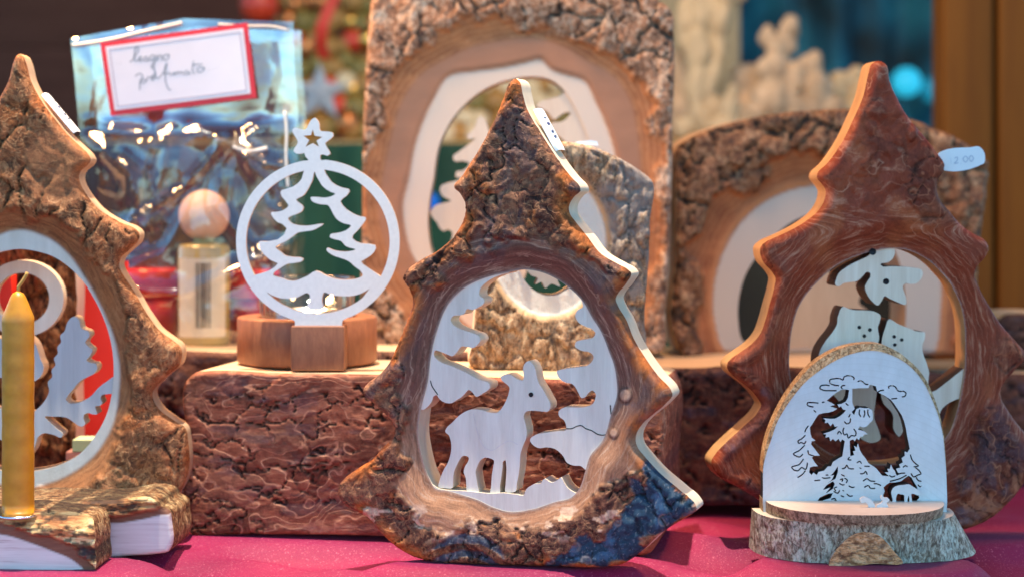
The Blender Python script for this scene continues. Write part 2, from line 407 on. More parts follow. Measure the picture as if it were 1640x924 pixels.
    hb = t.math('ADD', t.math('MULTIPLY', th, 1.3), t.math('ADD', t.math('MULTIPLY', n2, hn), t.math('MULTIPLY', grit, 0.16)))
    hb = t.math('ADD', hb, t.math('MULTIPLY', rid.outputs['Fac'], hr))
    hb = t.math('MULTIPLY', hb, t.math('ADD', t.math('MULTIPLY', t.attr('bk'), 0.92), 0.04))
    hb = t.math('ADD', hb, t.math('MULTIPLY', t.math('ADD', t.math('MULTIPLY', streak, .5), fine), 0.07))
    r = t.math('ADD', t.math('MULTIPLY', t.attr('bk'), 0.15), t.math('ADD', t.math('MULTIPLY', grit, .2), rough - .1))
    return t.fin(col, r, t.bump(hb, bumpd), spec)

M = {}
M['pale'] = wood('pale_linden_wood', (0.82, 0.75, 0.63, 1), (0.60, 0.51, 0.41, 1), (55, 40, 8), 16, bump=.0003)
M['pale_edge'] = wood('sawn_edge_wood', (0.78, 0.66, 0.48, 1), (0.62, 0.48, 0.32, 1), (30, 70, 30), 14)
M['cream'] = wood('cream_wood', (0.78, 0.66, 0.50, 1), (0.66, 0.52, 0.38, 1), (40, 40, 7), 12)
M['pine'] = wood('striped_pine', (0.92, 0.76, 0.60, 1), (0.66, 0.47, 0.32, 1), (75, 30, 5), 13)
M['disc'] = wood('disc_wood', (0.76, 0.76, 0.75, 1), (0.58, 0.56, 0.53, 1), (30, 30, 20), 10, rings=((0.0, 0, 0.02), 300, 0.4))
M['cut'] = wood('sawn_log_face', (0.76, 0.70, 0.66, 1), (0.46, 0.36, 0.33, 1), (9, 30, 120), 14)
M['top'] = wood('log_top_wood', (0.72, 0.54, 0.34, 1), (0.50, 0.32, 0.16, 1), (9, 70, 70), 14)
M['redwood'] = wood('reddish_base_wood', (0.34, 0.13, 0.055, 1), (0.17, 0.055, 0.025, 1), (60, 60, 20), 20, rough=0.5)
M['post'] = wood('varnished_post', (0.20, 0.075, 0.008, 1), (0.10, 0.034, 0.004, 1), (25, 25, 2), 12, rough=0.6, spec=.15)
M['kerf'] = plain('burnt_kerf', (0.015, 0.012, 0.010), 0.8)
M['edge_lamp_orange'] = wood('lamp_orange_sawn_edge', (0.66, 0.36, 0.14, 1), (0.40, 0.19, 0.07, 1), (30, 70, 30), 14)  # lamp's orange light painted into the owl tree's sawn rim
M['edge_tan'] = wood('tan_sawn_edge', (0.60, 0.40, 0.24, 1), (0.36, 0.21, 0.11, 1), (30, 70, 30), 14)
M['tanwood'] = wood('tan_lamp_lit_wood', (0.66, 0.44, 0.26, 1), (0.52, 0.32, 0.18, 1), (40, 40, 7), 12)  # cream wood with the lamp's warm tint put into its colour
M['burnt'] = wood('burnt_cut_wood', (0.12, 0.05, 0.03, 1), (0.04, 0.018, 0.012, 1), (60, 60, 60), 14)
M['black'] = plain('black_hole', (0.008, 0.006, 0.006), 0.8)
M['sticker'] = plain('white_sticker', (0.80, 0.80, 0.79), 0.45, var=0.02)
M['ink'] = plain('blue_ink', (0.05, 0.08, 0.22), 0.6)
M['white_board'] = plain('whitish_board', (0.74, 0.72, 0.67), 0.7, var=0.04, vs=400)
# ================================================================== deer tree (centre)
PC = Plane(825, 1.0, 17)
tree_c = thing('deer_tree_ornament', 'tree-shaped bark slice with a deer cut out in its oval opening, standing in the middle', 'wood ornament', PC)
c_out = [(825,126),(831,130),(837,150),(843,172),(852,190),(866,213),(880,235),(900,265),(916,285),(929,300),(930,306),(922,313),(915,322),(911,333),(913,343),(920,353),(940,378),(962,406),(990,423),(1007,433),(1011,440),(1006,449),(1000,458),(991,468),(986,478),(990,490),(1002,510),(1015,542),(1035,575),(1055,602),(1074,623),(1077,630),(1065,647),(1046,663),(1030,677),(1021,690),(1018,705),(1022,717),(1030,727),(1055,755),(1090,785),(1111,804),(1116,814),(1110,821),(1097,829),(1075,842),(1058,854),(1030,880),(995,903),(965,907),(890,906),(840,905),(790,904),(740,902),(690,898),(660,889),(635,874),(610,850),(590,827),(570,817),(554,808),(543,790),(544,776),(552,766),(576,748),(600,732),(613,716),(626,705),(633,695),(630,676),(617,662),(599,645),(584,630),(583,621),(592,611),(607,600),(622,583),(640,545),(652,515),(662,483),(660,471),(655,461),(647,449),(646,442),(651,434),(672,418),(702,401),(725,381),(738,362),(745,346),(746,332),(742,318),(735,308),(728,302),(728,297),(738,285),(747,272),(770,235),(795,187),(808,155),(819,130)]
c_in = [(840,432),(872,438),(905,456),(935,485),(948,508),(962,530),(970,548),(975,562),(983,583),(987,605),(988,632),(979,662),(965,705),(945,730),(937,755),(927,783),(915,796),(890,803),(852,815),(815,819),(790,812),(765,800),(740,792),(715,785),(698,782),(687,765),(675,727),(670,690),(674,655),(685,610),(690,570),(700,528),(722,481),(745,460),(780,444),(815,436)]
blue1 = cr([(1035,735),(1090,785),(1108,812),(1068,848),(1040,872),(1000,898),(940,905),(880,906),(925,868),(975,848),(1012,805),(1025,765)])
blue2 = cr([(680,892),(705,866),(740,850),(775,850),(802,868),(812,903),(740,903)])
knots_c = [(1003, 632, 11), (984, 692, 8)]
def rel_center(P, do, dh):
    x, y = P[:, 0], P[:, 1]
    wx = fbm(x / 40, y / 40, 3, 5) - .5; wy = fbm(x / 40, y / 40, 3, 15) - .5
    n = fbm(x / 60, y / 60, 4, 2)
    thr = 46 + (n - .5) * 90 + 40 * ss(880, 1000, x) * ss(330, 520, y) * (1 - ss(700, 820, y)) - 14 * (1 - ss(640, 760, x)) - 6 * ss(760, 860, y)
    bk = ss(-6, 8, dh - thr) * (1 - 0.75 * ss(940, 1000, x) * ss(480, 560, y) * (1 - ss(700, 780, y)))
    f1, f2, cid = vor((x + wx * 50) / 34, (y + wy * 60) / 52, 11); edge = f2 - f1
    f1b, f2b, _ = vor((x + wx * 30) / 17, (y + wy * 30) / 22, 31)
    lump = ss(0, .5, edge) * (0.5 + 0.9 * cid) + 0.45 * ss(0, .5, f2b - f1b)
    crack = (1 - ss(0.0, 0.07, edge)) * ss(.46, .56, fbm(x / 60, y / 60, 2, 8)) * bk
    prof = 0.0055 * ss(0, 42, dh)                      # the face rises outwards from the opening
    rnd = np.clip(do / 13, 0, 1); prof = prof - 0.0055 * (1 - np.sqrt(np.clip(1 - (1 - rnd) ** 2, 0, 1)))
    h = prof + bk * (0.0009 * (lump - .6) + 0.0038 * (fbm((x + wx * 30) / 34, (y + wy * 30) / 42, 5, 3) - .5)) * ss(2, 16, do) - crack * 0.0016 + (1 - bk) * 0.0009 * (fbm(x / 30, y / 46, 3, 21) - .5) * ss(0, 20, dh)
    tn = ss(600, 780, y) * (0.75 + .5 * (n - .5)) + 0.15 * ss(540, 660, 1200 - x) * ss(480, 600, y)
    bl = np.maximum(ss(4, -4, 0 * x + sd(P, blue1) + 52 * (fbm(x / 26, y / 22, 5, 9) - .5)), 0)
    b2 = ss(4, -4, sd(P, blue2) + 10 * (fbm(x / 14, y / 14, 3, 19) - .5))
    st = np.hypot((x - 745) * 1.0, (y - 935) * 1.25); b2 = b2 * ss(.3, .6, .5 + .5 * np.sin(st / 5.2 + 3 * fbm(x / 30, y / 30, 3, 4)))
    b3 = ss(.60, .66, fbm((x + y * .3) / 30, y / 60, 4, 41)) * ss(8, 30, dh) * (1 - ss(640, 700, y)) * .7
    bl = np.clip(bl + b2 * .9 + b3 * .35, 0, 1)
    cm = ss(.64, .67, fbm(x / 26, y / 12, 3, 51)) * ss(800, 815, y) * (1 - ss(850, 870, y)) * (1 - bl) * .9
    for kx, ky, kr in knots_c:
        d = np.hypot(x - kx, (y - ky)); cm = np.maximum(cm, ss(kr, kr - 3, d) * .55); h = h + 0.0008 * ss(kr + 3, kr - 4, d); crack = np.maximum(crack, .5 * np.exp(-((d - kr - 1) / 2.0) ** 2)); bk = bk * ss(kr - 2, kr + 8, d)
    bk = np.clip(bk * (1 - bl * .5), 0, 1)
    crack = np.clip(crack + (1 - ss(0, 3.2, np.abs((x - 932) * .62 + (y - 868) * .78 + 7 * (fbm(x / 12, y / 12, 2, 3) - .5)))) * ss(820, 835, y) * ss(850, 870, x) * (1 - ss(900, 905, x)) * .9 * (np.abs(x - 880) < 40), 0, 1)
    orange = None
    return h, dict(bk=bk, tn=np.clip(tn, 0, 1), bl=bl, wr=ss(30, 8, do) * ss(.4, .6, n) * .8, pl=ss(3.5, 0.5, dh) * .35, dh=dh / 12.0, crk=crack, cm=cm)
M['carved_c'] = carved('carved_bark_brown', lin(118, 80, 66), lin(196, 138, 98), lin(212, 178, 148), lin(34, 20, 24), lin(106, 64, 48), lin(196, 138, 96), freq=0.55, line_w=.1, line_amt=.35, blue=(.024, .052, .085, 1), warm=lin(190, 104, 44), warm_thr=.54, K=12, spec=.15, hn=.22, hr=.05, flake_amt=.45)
carve('frame', tree_c, PC, c_out, [c_in], thick=0.017, grid=2.7, mats=[M['carved_c'], M['pale_edge']], relief=rel_center)
PCY = 0.0006
fl = [(815,437),(800,441),(780,451),(768,464),(767,473),(775,480),(775,484),(766,492),(757,496),(747,495),(743,502),(734,505),(725,506),(721,513),(724,519),(735,526),(752,532),(767,539),(769,543),(764,552),(757,557),(747,555),(738,555),(731,564),(724,570),(715,567),(705,563),(696,561),(694,568),(700,576),(725,587),(747,597),(765,607),(784,616),(784,620),(772,630),(762,635),(756,628),(750,624),(744,630),(738,636),(731,640),(723,645),(714,645),(706,641),(702,637),(698,632),(694,634),(691,642),(687,648),(676,656),(668,640),(672,600),(682,560),(694,520),(712,480),(740,452),(780,436)]
fir_l = carve('fir_silhouette', tree_c, PC, fl, [], thick=0.014, mats=[M['pale'], M['pale_edge']], y0=PCY, step=2.5)
fr_ = [(930,478),(933,492),(924,497),(921,506),(926,516),(938,523),(948,527),(953,533),(950,540),(938,543),(921,549),(920,553),(930,561),(944,564),(950,570),(948,578),(940,585),(924,588),(902,591),(891,595),(892,600),(899,609),(908,613),(915,614),(921,620),(926,629),(931,637),(936,636),(941,630),(948,625),(953,629),(953,638),(949,646),(938,651),(915,652),(901,653),(894,659),(895,666),(903,673),(906,680),(906,688),(893,690),(872,693),(857,696),(848,704),(852,711),(862,717),(875,716),(887,718),(896,724),(902,731),(907,740),(918,745),(930,746),(938,752),(948,740),(960,720),(974,700),(985,662),(995,632),(994,603),(982,565),(968,528),(950,495)]
fir_r = carve('fir_silhouette', tree_c, PC, fr_, [], thick=0.014, mats=[M['pale'], M['pale_edge']], y0=PCY, step=2.5)
gr = [(690,775),(700,781),(725,785),(745,786),(765,788),(785,790),(805,789),(825,791),(839,792),(842,784),(850,777),(858,774),(865,774),(872,766),(877,769),(882,772),(888,771),(893,768),(898,764),(903,772),(908,780),(922,789),(935,792),(925,802),(895,812),(852,825),(815,828),(785,820),(760,808),(735,800),(705,792),(690,786)]
carve('ground_silhouette', tree_c, PC, gr, [], thick=0.014, mats=[M['pale'], M['pale_edge']], y0=PCY - .0004, step=2.5)
deer = [(802,609),(800,604),(806,600),(815,600),(822,604),(829,608),(836,609),(837,600),(836,590),(839,582),(845,578),(851,582),(856,592),(858,603),(861,613),(868,624),(875,637),(880,647),(880,653),(876,659),(868,659),(858,658),(846,658),(840,660),(837,667),(839,676),(842,690),(841,702),(836,714),(832,727),(831,742),(829,760),(826,775),(824,787),(816,789),(808,788),(808,776),(809,762),(809,745),(807,737),(805,738),(803,750),(801,765),(799,778),(798,793),(784,793),(785,778),(786,762),(788,748),(789,737),(783,734),(775,733),(768,737),(763,746),(760,755),(761,765),(763,777),(765,790),(747,789),(745,775),(744,765),(741,757),(743,747),(748,739),(749,733),(744,730),(740,730),(734,737),(729,747),(725,757),(724,768),(722,782),(712,782),(700,779),(701,774),(704,764),(709,752),(715,742),(719,730),(721,718),(720,706),(717,697),(711,691),(713,686),(722,677),(737,663),(752,656),(770,657),(785,661),(794,661),(803,652),(809,641),(813,630),(814,620),(808,614)]
deer_o = carve('deer_silhouette', tree_c, PC, deer, [], thick=0.012, mats=[M['pale'], M['pale_edge']], y0=PCY + .0012, step=2.5)
def spot(par, pl, px, py, r, mat=None, name='eye', y=0.0):
    P = np.array(ell(px, py, r, r, 16)); u, v = pl.uv(P); V = np.stack([u, np.full(16, y), v], 1)
    V2 = V.copy(); V2[:, 1] += .001
    Fc = [tuple(range(16))] + [(i, (i + 1) % 16, 16 + (i + 1) % 16, 16 + i) for i in range(16)]
    o = mesh(name, np.concatenate([V, V2]), Fc, mat or M['black'], par); return o
spot(deer_o, PC, 849, 632, 3.6, y=PCY + .0007)
def stroke(name, par, pl, pts, w, mat, y, curve=True):
    L = cr(pts, 2.0, False) if curve else np.array(pts, float); R = ribbon(L, w); R[0] = R[0]
    u, v = pl.uv(R); n = len(L); V = np.stack([u, np.full(len(u), y), v], 1)
    Fc = [(i, i + 1, 2 * n - 2 - i, 2 * n - 1 - i) for i in range(n - 1)]
    return mesh(name, V, Fc, mat, par, smooth=False)
stroke('crack', fir_r, PC, [(906,686),(915,686),(924,682),(930,681),(938,686),(947,689),(957,695),(968,696),(975,692),(980,686),(981,676),(978,660),(977,648)], 1.7, M['black'], PCY - .0002)
stroke('crack', fir_l, PC, [(689,609),(691,617),(696,625),(701,632)], 1.6, M['black'], PCY - .0002)
stroke('grain_line', deer_o, PC, [(757,662),(763,690),(768,706),(777,718),(787,721),(800,713),(815,706),(828,712)], 0.9, M['cut'], PCY + .0007)
# price sticker wrapped on the right-hand slope
def edge_sticker(par, pl, p1, p2, wid, y_c, tilt=0.0, marks=True):
    (u1, u2), (v1, v2) = pl.uv(np.array([p1, p2])); d = np.array([u2 - u1, v2 - v1]); L = np.linalg.norm(d); d /= L; n = np.array([-d[1], d[0]])
    if n[0] < 0: n = -n
    V = []; K = 12
    prof = [(-1, -.0016), (-.94, -.0003), (-.8, .0004), (0, .0006), (.8, .0004), (1, .0004)]
    for i in range(K + 1):
        t = i / K
        for s_, o_ in prof:
            q = np.array([u1, v1]) + d * (L * t) + n * (o_ + .0016 + tilt * s_ * wid)
            V.append((q[0], y_c + s_ * wid / 2 + (0.0008 if i in (0, K) and abs(s_) > .9 else 0) * (-s_), q[1]))
    m = len(prof); Fc = [(i * m + j, i * m + j + 1, (i + 1) * m + j + 1, (i + 1) * m + j) for i in range(K) for j in range(m - 1)]
    st = mesh('price_sticker', V, Fc, M['sticker'], par)
    lines = []
    if marks:
        gl = {'1': [[(0, 0), (1, 0)]], '2': [[(0, .0), (-.0, .6), (.4, .6), (.4, 0), (1, 0), (1, .6)]], '8': [[(0, .3), (.3, 0), (.7, .6), (1, .3), (.7, 0), (.3, .6), (0, .3)]], ',': [[(.9, .2), (1.2, 0)]],
              '0': [[(0, .3), (.5, 0), (1, .3), (.5, .6), (0, .3)]]}
        x = .22
        for ch in '18,00':
            for g in gl[ch]:
                lin_ = []
                for (gy, gx) in g:
                    t = (x + gx * .10); s_ = (-.35 + gy * .7); q = np.array([u1, v1]) + d * (L * t) + n * (.0006 + .00175 + tilt * s_ * wid)
                    lin_.append((q[0], y_c + s_ * wid / 2, q[1]))
                lines.append(lin_)
            x += .12 if ch != ',' else .07
        tubes('price_writing', lines, .00022, M['ink'], st, seg=4)
    return st
edge_sticker(tree_c, PC, (850,176), (886,243), .013, .0105)

# ================================================================== owl tree (right)
PO = Plane(1395, 1.075, -7)
tree_o = thing('owl_tree_ornament', 'reddish tree-shaped bark slice with two owls under a branch cut out in its opening', 'wood ornament', PO)
o_out = [(1396,103),(1402,99),(1411,99),(1418,103),(1424,128),(1437,159),(1456,191),(1481,220),(1500,245),(1512,264),(1511,274),(1501,290),(1500,305),(1506,322),(1519,337),(1542,363),(1560,375),(1577,385),(1583,397),(1577,413),(1564,427),(1561,440),(1566,455),(1580,483),(1602,518),(1627,547),(1641,566),(1640,575),(1627,590),(1612,606),(1602,623),(1603,637),(1613,655),(1630,679),(1650,702),(1660,715),(1658,732),(1645,760),(1627,790),(1608,810),(1588,828),(1565,840),(1548,846),(1500,852),(1430,858),(1340,862),(1290,860),(1262,848),(1225,806),(1200,790),(1177,777),(1155,765),(1143,752),(1139,738),(1146,726),(1165,706),(1190,683),(1213,660),(1219,648),(1213,637),(1199,621),(1180,606),(1167,594),(1164,584),(1170,575),(1185,564),(1204,550),(1217,535),(1226,512),(1232,490),(1240,460),(1242,446),(1235,434),(1223,421),(1218,408),(1218,396),(1226,388),(1245,379),(1266,369),(1290,355),(1310,338),(1321,318),(1322,305),(1315,294),(1308,284),(1309,278),(1323,264),(1348,229),(1367,191),(1383,153),(1391,118)]
o_in = [(1405,401),(1425,398),(1450,400),(1475,410),(1493,422),(1507,436),(1520,451),(1530,469),(1538,487),(1543,508),(1546,547),(1545,588),(1540,625),(1532,660),(1520,692),(1500,715),(1475,730),(1440,740),(1405,743),(1370,740),(1335,728),(1305,708),(1287,680),(1275,645),(1267,610),(1264,585),(1265,555),(1270,520),(1281,488),(1295,467),(1312,449),(1339,426),(1370,411)]
o_blue = cr([(1580,640),(1620,690),(1650,730),(1600,815),(1550,842),(1505,846),(1530,800),(1520,770),(1545,720),(1560,660)])
def rel_owl(P, do, dh):
    x, y = P[:, 0], P[:, 1]
    wx = fbm(x / 45, y / 45, 3, 65) - .5; wy = fbm(x / 45, y / 45, 3, 75) - .5
    n = fbm(x / 70, y / 70, 4, 62)
    bz = np.clip(ss(10, -14, sd(P, o_blue) + 30 * (n - .5)), 0, 1)
    bz = np.maximum(bz, ss(.50, .60, fbm(x / 40, y / 60, 3, 66)) * ss(330, 250, y) * .55 + ss(26, 16, np.hypot(x - 1485, (y - 300) * .55) - 18 + 30 * (n - .5)) * .8)
    bz = np.maximum(bz, ss(30, 10, do) * ss(.42, .6, n) * ss(1300, 1200, x) * .8)
    bz = np.maximum(bz, ss(45, 12, np.hypot(x - 1615, (y - 575) * .8) + 20 * (n - .5)))
    f1, f2, cid = vor((x + wx * 60) / 46, (y + wy * 60) / 60, 61); edge = f2 - f1
    crack = (1 - ss(0.0, 0.05, edge)) * bz * .8
    rnd = np.clip(do / 14, 0, 1); prof = 0.0055 * ss(0, 50, dh) - 0.0055 * (1 - np.sqrt(np.clip(1 - (1 - rnd) ** 2, 0, 1)))
    up = ss(380, 330, y)
    h = prof + up * .0004 * (ss(0, .25, edge) * (.4 + cid) + 4 * (fbm(x / 30, y / 30, 4, 3) - .5)) * ss(2, 14, do) + bz * (.0012 * ss(0, .4, edge) * cid + .003 * (fbm(x / 24, y / 24, 5, 67) - .5)) * ss(2, 14, do) - crack * .0012
    bl = ss(.45, .65, fbm(x / 25, y / 25, 3, 68)) * bz * ss(560, 640, y) * .4
    return h, dict(bk=bz * .85, tn=ss(.5, .75, fbm(x / 60, y / 90, 3, 69)), bl=bl, pl=ss(2.0, 0.2, dh) * .3, dh=dh / 12.0 * (1 - .8 * up), crk=crack, cm=0 * x)
M['carved_o'] = carved('carved_bark_red', lin(144, 62, 38), lin(168, 84, 48), lin(220, 158, 124), lin(40, 22, 22), lin(122, 56, 38), lin(190, 118, 84), freq=1.5, line_w=.1, line_amt=.5, tscale=30, tdet=3, K=11, n2m=.15, gm=.5, flake_amt=.8, blue=(.05, .06, .085, 1), rough=.5, spec=.16)
carve('frame', tree_o, PO, o_out, [o_in], thick=0.016, grid=2.9, mats=[M['carved_o'], M['edge_lamp_orange']], relief=rel_owl)
br = [(1339,457),(1340,447),(1345,437),(1355,429),(1367,422),(1380,416),(1393,409),(1400,400),(1412,396),(1432,397),(1434,405),(1431,414),(1424,420),(1411,424),(1414,427),(1425,427),(1440,427),(1462,429),(1477,433),(1479,438),(1477,445),(1469,454),(1458,455),(1450,454),(1447,459),(1449,468),(1452,478),(1451,488),(1443,486),(1434,482),(1425,478),(1418,474),(1413,482),(1407,489),(1398,483),(1392,476),(1388,468),(1386,461),(1390,451),(1395,443),(1394,437),(1389,436),(1383,442),(1374,450),(1363,452),(1352,454),(1344,459)]
brn = carve('branch_silhouette', tree_o, PO, br, [], thick=.017, mats=[M['pine'], M['burnt']], y0=.001, step=2.5)
spot(brn, PO, 1420, 451, 5, name='knot_hole', y=.0008); spot(brn, PO, 1394, 403, 5.5, name='knot_hole', y=-.0045)
ow1 = [(1352,491),(1359,494),(1367,496),(1386,497),(1404,500),(1411,505),(1410,514),(1407,524),(1409,540),(1406,556),(1404,590),(1405,630),(1402,652),(1401,668),(1408,688),(1411,703),(1396,709),(1380,702),(1368,680),(1352,652),(1334,630),(1316,606),(1311,578),(1314,562),(1323,546),(1334,532),(1341,520),(1343,506)]
owl1 = carve('owl_silhouette', tree_o, PO, ow1, [], thick=.015, mats=[M['pine'], M['burnt']], y0=.001, step=2.5)
for p in ((1377,524),(1394,528),(1385,538)): spot(owl1, PO, p[0], p[1], 3, y=.0008)
ow2 = [(1426,511),(1432,514),(1438,518),(1450,523),(1462,528),(1473,531),(1482,532),(1482,541),(1478,553),(1480,568),(1486,584),(1489,597),(1488,608),(1486,628),(1472,644),(1454,652),(1448,664),(1448,688),(1441,699),(1433,690),(1430,662),(1416,646),(1412,600),(1412,560),(1414,540),(1418,527)]
owl2 = carve('owl_silhouette', tree_o, PO, ow2, [], thick=.015, mats=[M['pine'], M['burnt']], y0=.001, step=2.5)
for p in ((1433,539),(1445,544),(1434,552)): spot(owl2, PO, p[0], p[1], 2.8, y=.0008)
sw = [(1560,580),(1545,590),(1530,602),(1512,616),(1500,625),(1488,630),(1474,638),(1462,648),(1470,656),(1486,660),(1501,672),(1510,655),(1520,646),(1532,640),(1545,636),(1556,610)]
carve('perch_silhouette', tree_o, PO, sw, [], thick=.017, mats=[M['pine'], M['burnt']], y0=.0014, step=3)
# price tag sticking out on the right
tg = [(1508,245),(1514,242),(1560,236),(1572,235),(1578,240),(1582,254),(1580,262),(1574,265),(1521,274),(1516,273)]
tgo = carve('price_tag', tree_o, PO, tg, [], thick=.0005, mats=M['sticker'], y0=.004, step=2, back=True)
def scribble(name, par, pl, glyphs, w, mat, y):
    V = []; Fc = []
    for pts, sm in glyphs:
        L = cr(pts, 1.2, False) if sm else np.array(pts, float)
        R = ribbon(L, w); u, v = pl.uv(R); n = len(L); k = len(V)
        V += [(a, y, b) for a, b in zip(u, v)]; Fc += [(k + i, k + i + 1, k + 2 * n - 2 - i, k + 2 * n - 1 - i) for i in range(n - 1)]
    return mesh(name, V, Fc, mat, par, smooth=False)
M['faint'] = plain('faded_ink', (0.50, 0.53, 0.60), .6)
scribble('price_writing', tgo, PO, [([(1526,253),(1527,263)],0),([(1532,254),(1537,252),(1537,257),(1532,262),(1539,261)],1),([(1543,261),(1542,264)],0),([(1550,250),(1546,255),(1550,260),(1554,255),(1550,250)],1),([(1559,249),(1556,254),(1559,259),(1563,254),(1559,249)],1)], 1.5, M['faint'], .0037)

# ================================================================== left tree (cropped by the frame)
PL = Plane(60, 1.075, -1)
tree_l = thing('leaf_tree_ornament', 'tree-shaped bark slice with oak leaf cut-outs behind the yellow candle', 'wood ornament', PL)
l_half = [(32,87),(37,90),(41,98),(50,130),(61,152),(73,171),(90,193),(109,216),(128,234),(142,248),(146,256),(140,266),(131,273),(127,283),(129,294),(136,307),(146,321),(159,335),(176,347),(195,357),(215,365),(223,373),(222,385),(208,400),(194,414),(191,425),(196,437),(206,453),(218,471),(229,491),(242,511),(256,529),(275,543),(290,556),(292,567),(289,582),(270,600),(254,615),(245,628),(247,642),(256,655),(278,672),(299,688),(301,700),(301,760),(290,785),(272,806),(240,828),(200,835),(120,838),(40,840)]
l_out = l_half + [(64 - a, b) for a, b in l_half[::-1]]
l_in = [(32,399),(60,403),(85,411),(108,426),(130,447),(150,477),(166,510),(178,550),(182,590),(179,630),(170,665),(156,692),(128,726),(100,742),(65,752),(32,755)]
l_in = l_in + [(64 - a, b) for a, b in l_in[::-1][1:-1]]
l_pale = cr([(32,368),(70,378),(105,402),(130,435),(155,475),(178,525),(190,575),(191,630),(180,680),(150,730),(100,765),(60,777),(32,782)] + [(64 - a, b) for a, b in [(60,777),(100,765),(150,730),(180,680),(191,630),(190,575),(178,525),(155,475),(130,435),(105,402),(70,378)]])
def rel_left(P, do, dh):
    x, y = P[:, 0], P[:, 1]
    dp = sd(P, l_pale)
    wx = fbm(x / 45, y / 45, 3, 85) - .5; wy = fbm(x / 45, y / 45, 3, 95) - .5; n = fbm(x / 60, y / 60, 4, 82)
    bk = ss(-8, 8, dp - 26 - (n - .5) * 90) * (1 - .6 * ss(0, 1, ss(200, 120, np.hypot(x - 105, y - 260) * 2.5)))
    f1, f2, cid = vor((x + wx * 50) / 42, (y + wy * 50) / 70, 81); edge = f2 - f1
    crack = (1 - ss(0.0, 0.07, edge)) * ss(.47, .58, fbm(x / 60, y / 60, 2, 88)) * bk
    rnd = np.clip(do / 14, 0, 1); prof = 0.006 * ss(0, 40, dp) - 0.0055 * (1 - np.sqrt(np.clip(1 - (1 - rnd) ** 2, 0, 1)))
    h = prof + bk * (.0014 * ss(0, .3, edge) * (.4 + cid) + .0036 * (fbm(x / 30, y / 34, 5, 3) - .5)) * ss(2, 16, do) - crack * .002 + ss(0, 20, dp) * .001 * (fbm(x / 26, y / 50, 3, 83) - .5)
    return h, dict(bk=bk, tn=np.clip(.55 + ss(560, 760, y) * .5 + (n - .5), 0, 1), bl=0 * x, pl=ss(3, -4, dp + 5 * (n - .5)), dh=dp / 12.0, crk=crack, cm=0 * x)
M['carved_l'] = carved('carved_bark_tan', lin(112, 68, 48), lin(172, 110, 66), lin(196, 140, 92), lin(40, 26, 20), lin(146, 86, 50), lin(208, 150, 100), freq=0.5, line_w=.12, line_amt=.3, spec=.18, warm=lin(172, 96, 48), rough=.45)
carve('frame', tree_l, PL, l_out, [l_in], thick=0.016, grid=3.2, mats=[M['carved_l'], M['edge_tan']], relief=rel_left)
M['grey_wood'] = wood('greyish_wood', (0.56, 0.54, 0.53, 1), (0.42, 0.38, 0.36, 1), (60, 30, 6), 14)
leaf = [(117,507),(123,509),(127,517),(129,525),(134,528),(141,531),(143,538),(138,544),(136,550),(141,555),(147,560),(144,569),(138,577),(145,581),(153,583),(155,590),(150,598),(141,603),(131,608),(123,615),(117,623),(109,632),(105,640),(109,645),(118,646),(130,643),(145,634),(158,620),(170,611),(184,603),(190,612),(186,628),(179,630),(170,631),(163,632),(160,638),(163,645),(158,650),(152,650),(153,657),(155,663),(147,663),(140,661),(134,664),(133,671),(136,678),(131,683),(123,680),(116,675),(107,669),(98,667),(84,667),(71,667),(78,675),(90,686),(100,696),(98,700),(85,696),(68,694),(60,700),(56,712),(50,725),(38,735),(20,715),(-10,700),(-60,690),(-125,640),(-122,615),(-60,640),(0,655),(30,655),(50,660),(64,650),(72,640),(78,625),(76,612),(83,603),(82,592),(88,585),(86,573),(92,566),(91,556),(97,548),(96,537),(103,530),(106,519),(111,511)]
carve('oak_leaf_silhouette', tree_l, PL, leaf, [], thick=.014, mats=[M['grey_wood'], M['pale_edge']], y0=.001, step=2.5)
lobe = [(-120,560),(-60,548),(-10,540),(20,548),(45,540),(55,550),(60,562),(64,575),(69,588),(66,600),(55,610),(40,612),(10,605),(-40,610),(-80,615),(-122,600)]
carve('oak_leaf_silhouette', tree_l, PL, lobe, [], thick=.014, mats=[M['grey_wood'], M['pale_edge']], y0=.001, step=2.5)
edge_sticker(tree_l, PL, (63,152), (115,214), .013, .0105)
# plain ring hanging in front of the bark board behind the left tree
PR = Plane(38, 1.12, 0)
ring = carve('wooden_ring', None, PR, ell(36,478,66,61), [ell(36,478,43,41)], thick=.008, mats=[M['grey_wood'], M['pale_edge']], step=6)
tag(ring, 'flat grey wooden ring seen through the opening behind the candle flame wick', 'wooden ring')
# its stem down to the cloth, so that it stands
stem = carve('ring_stem', ring, PR, [(28,536),(44,536),(46,780),(26,780)], [], thick=.006, mats=M['grey_wood'], y0=.001, curve=False)

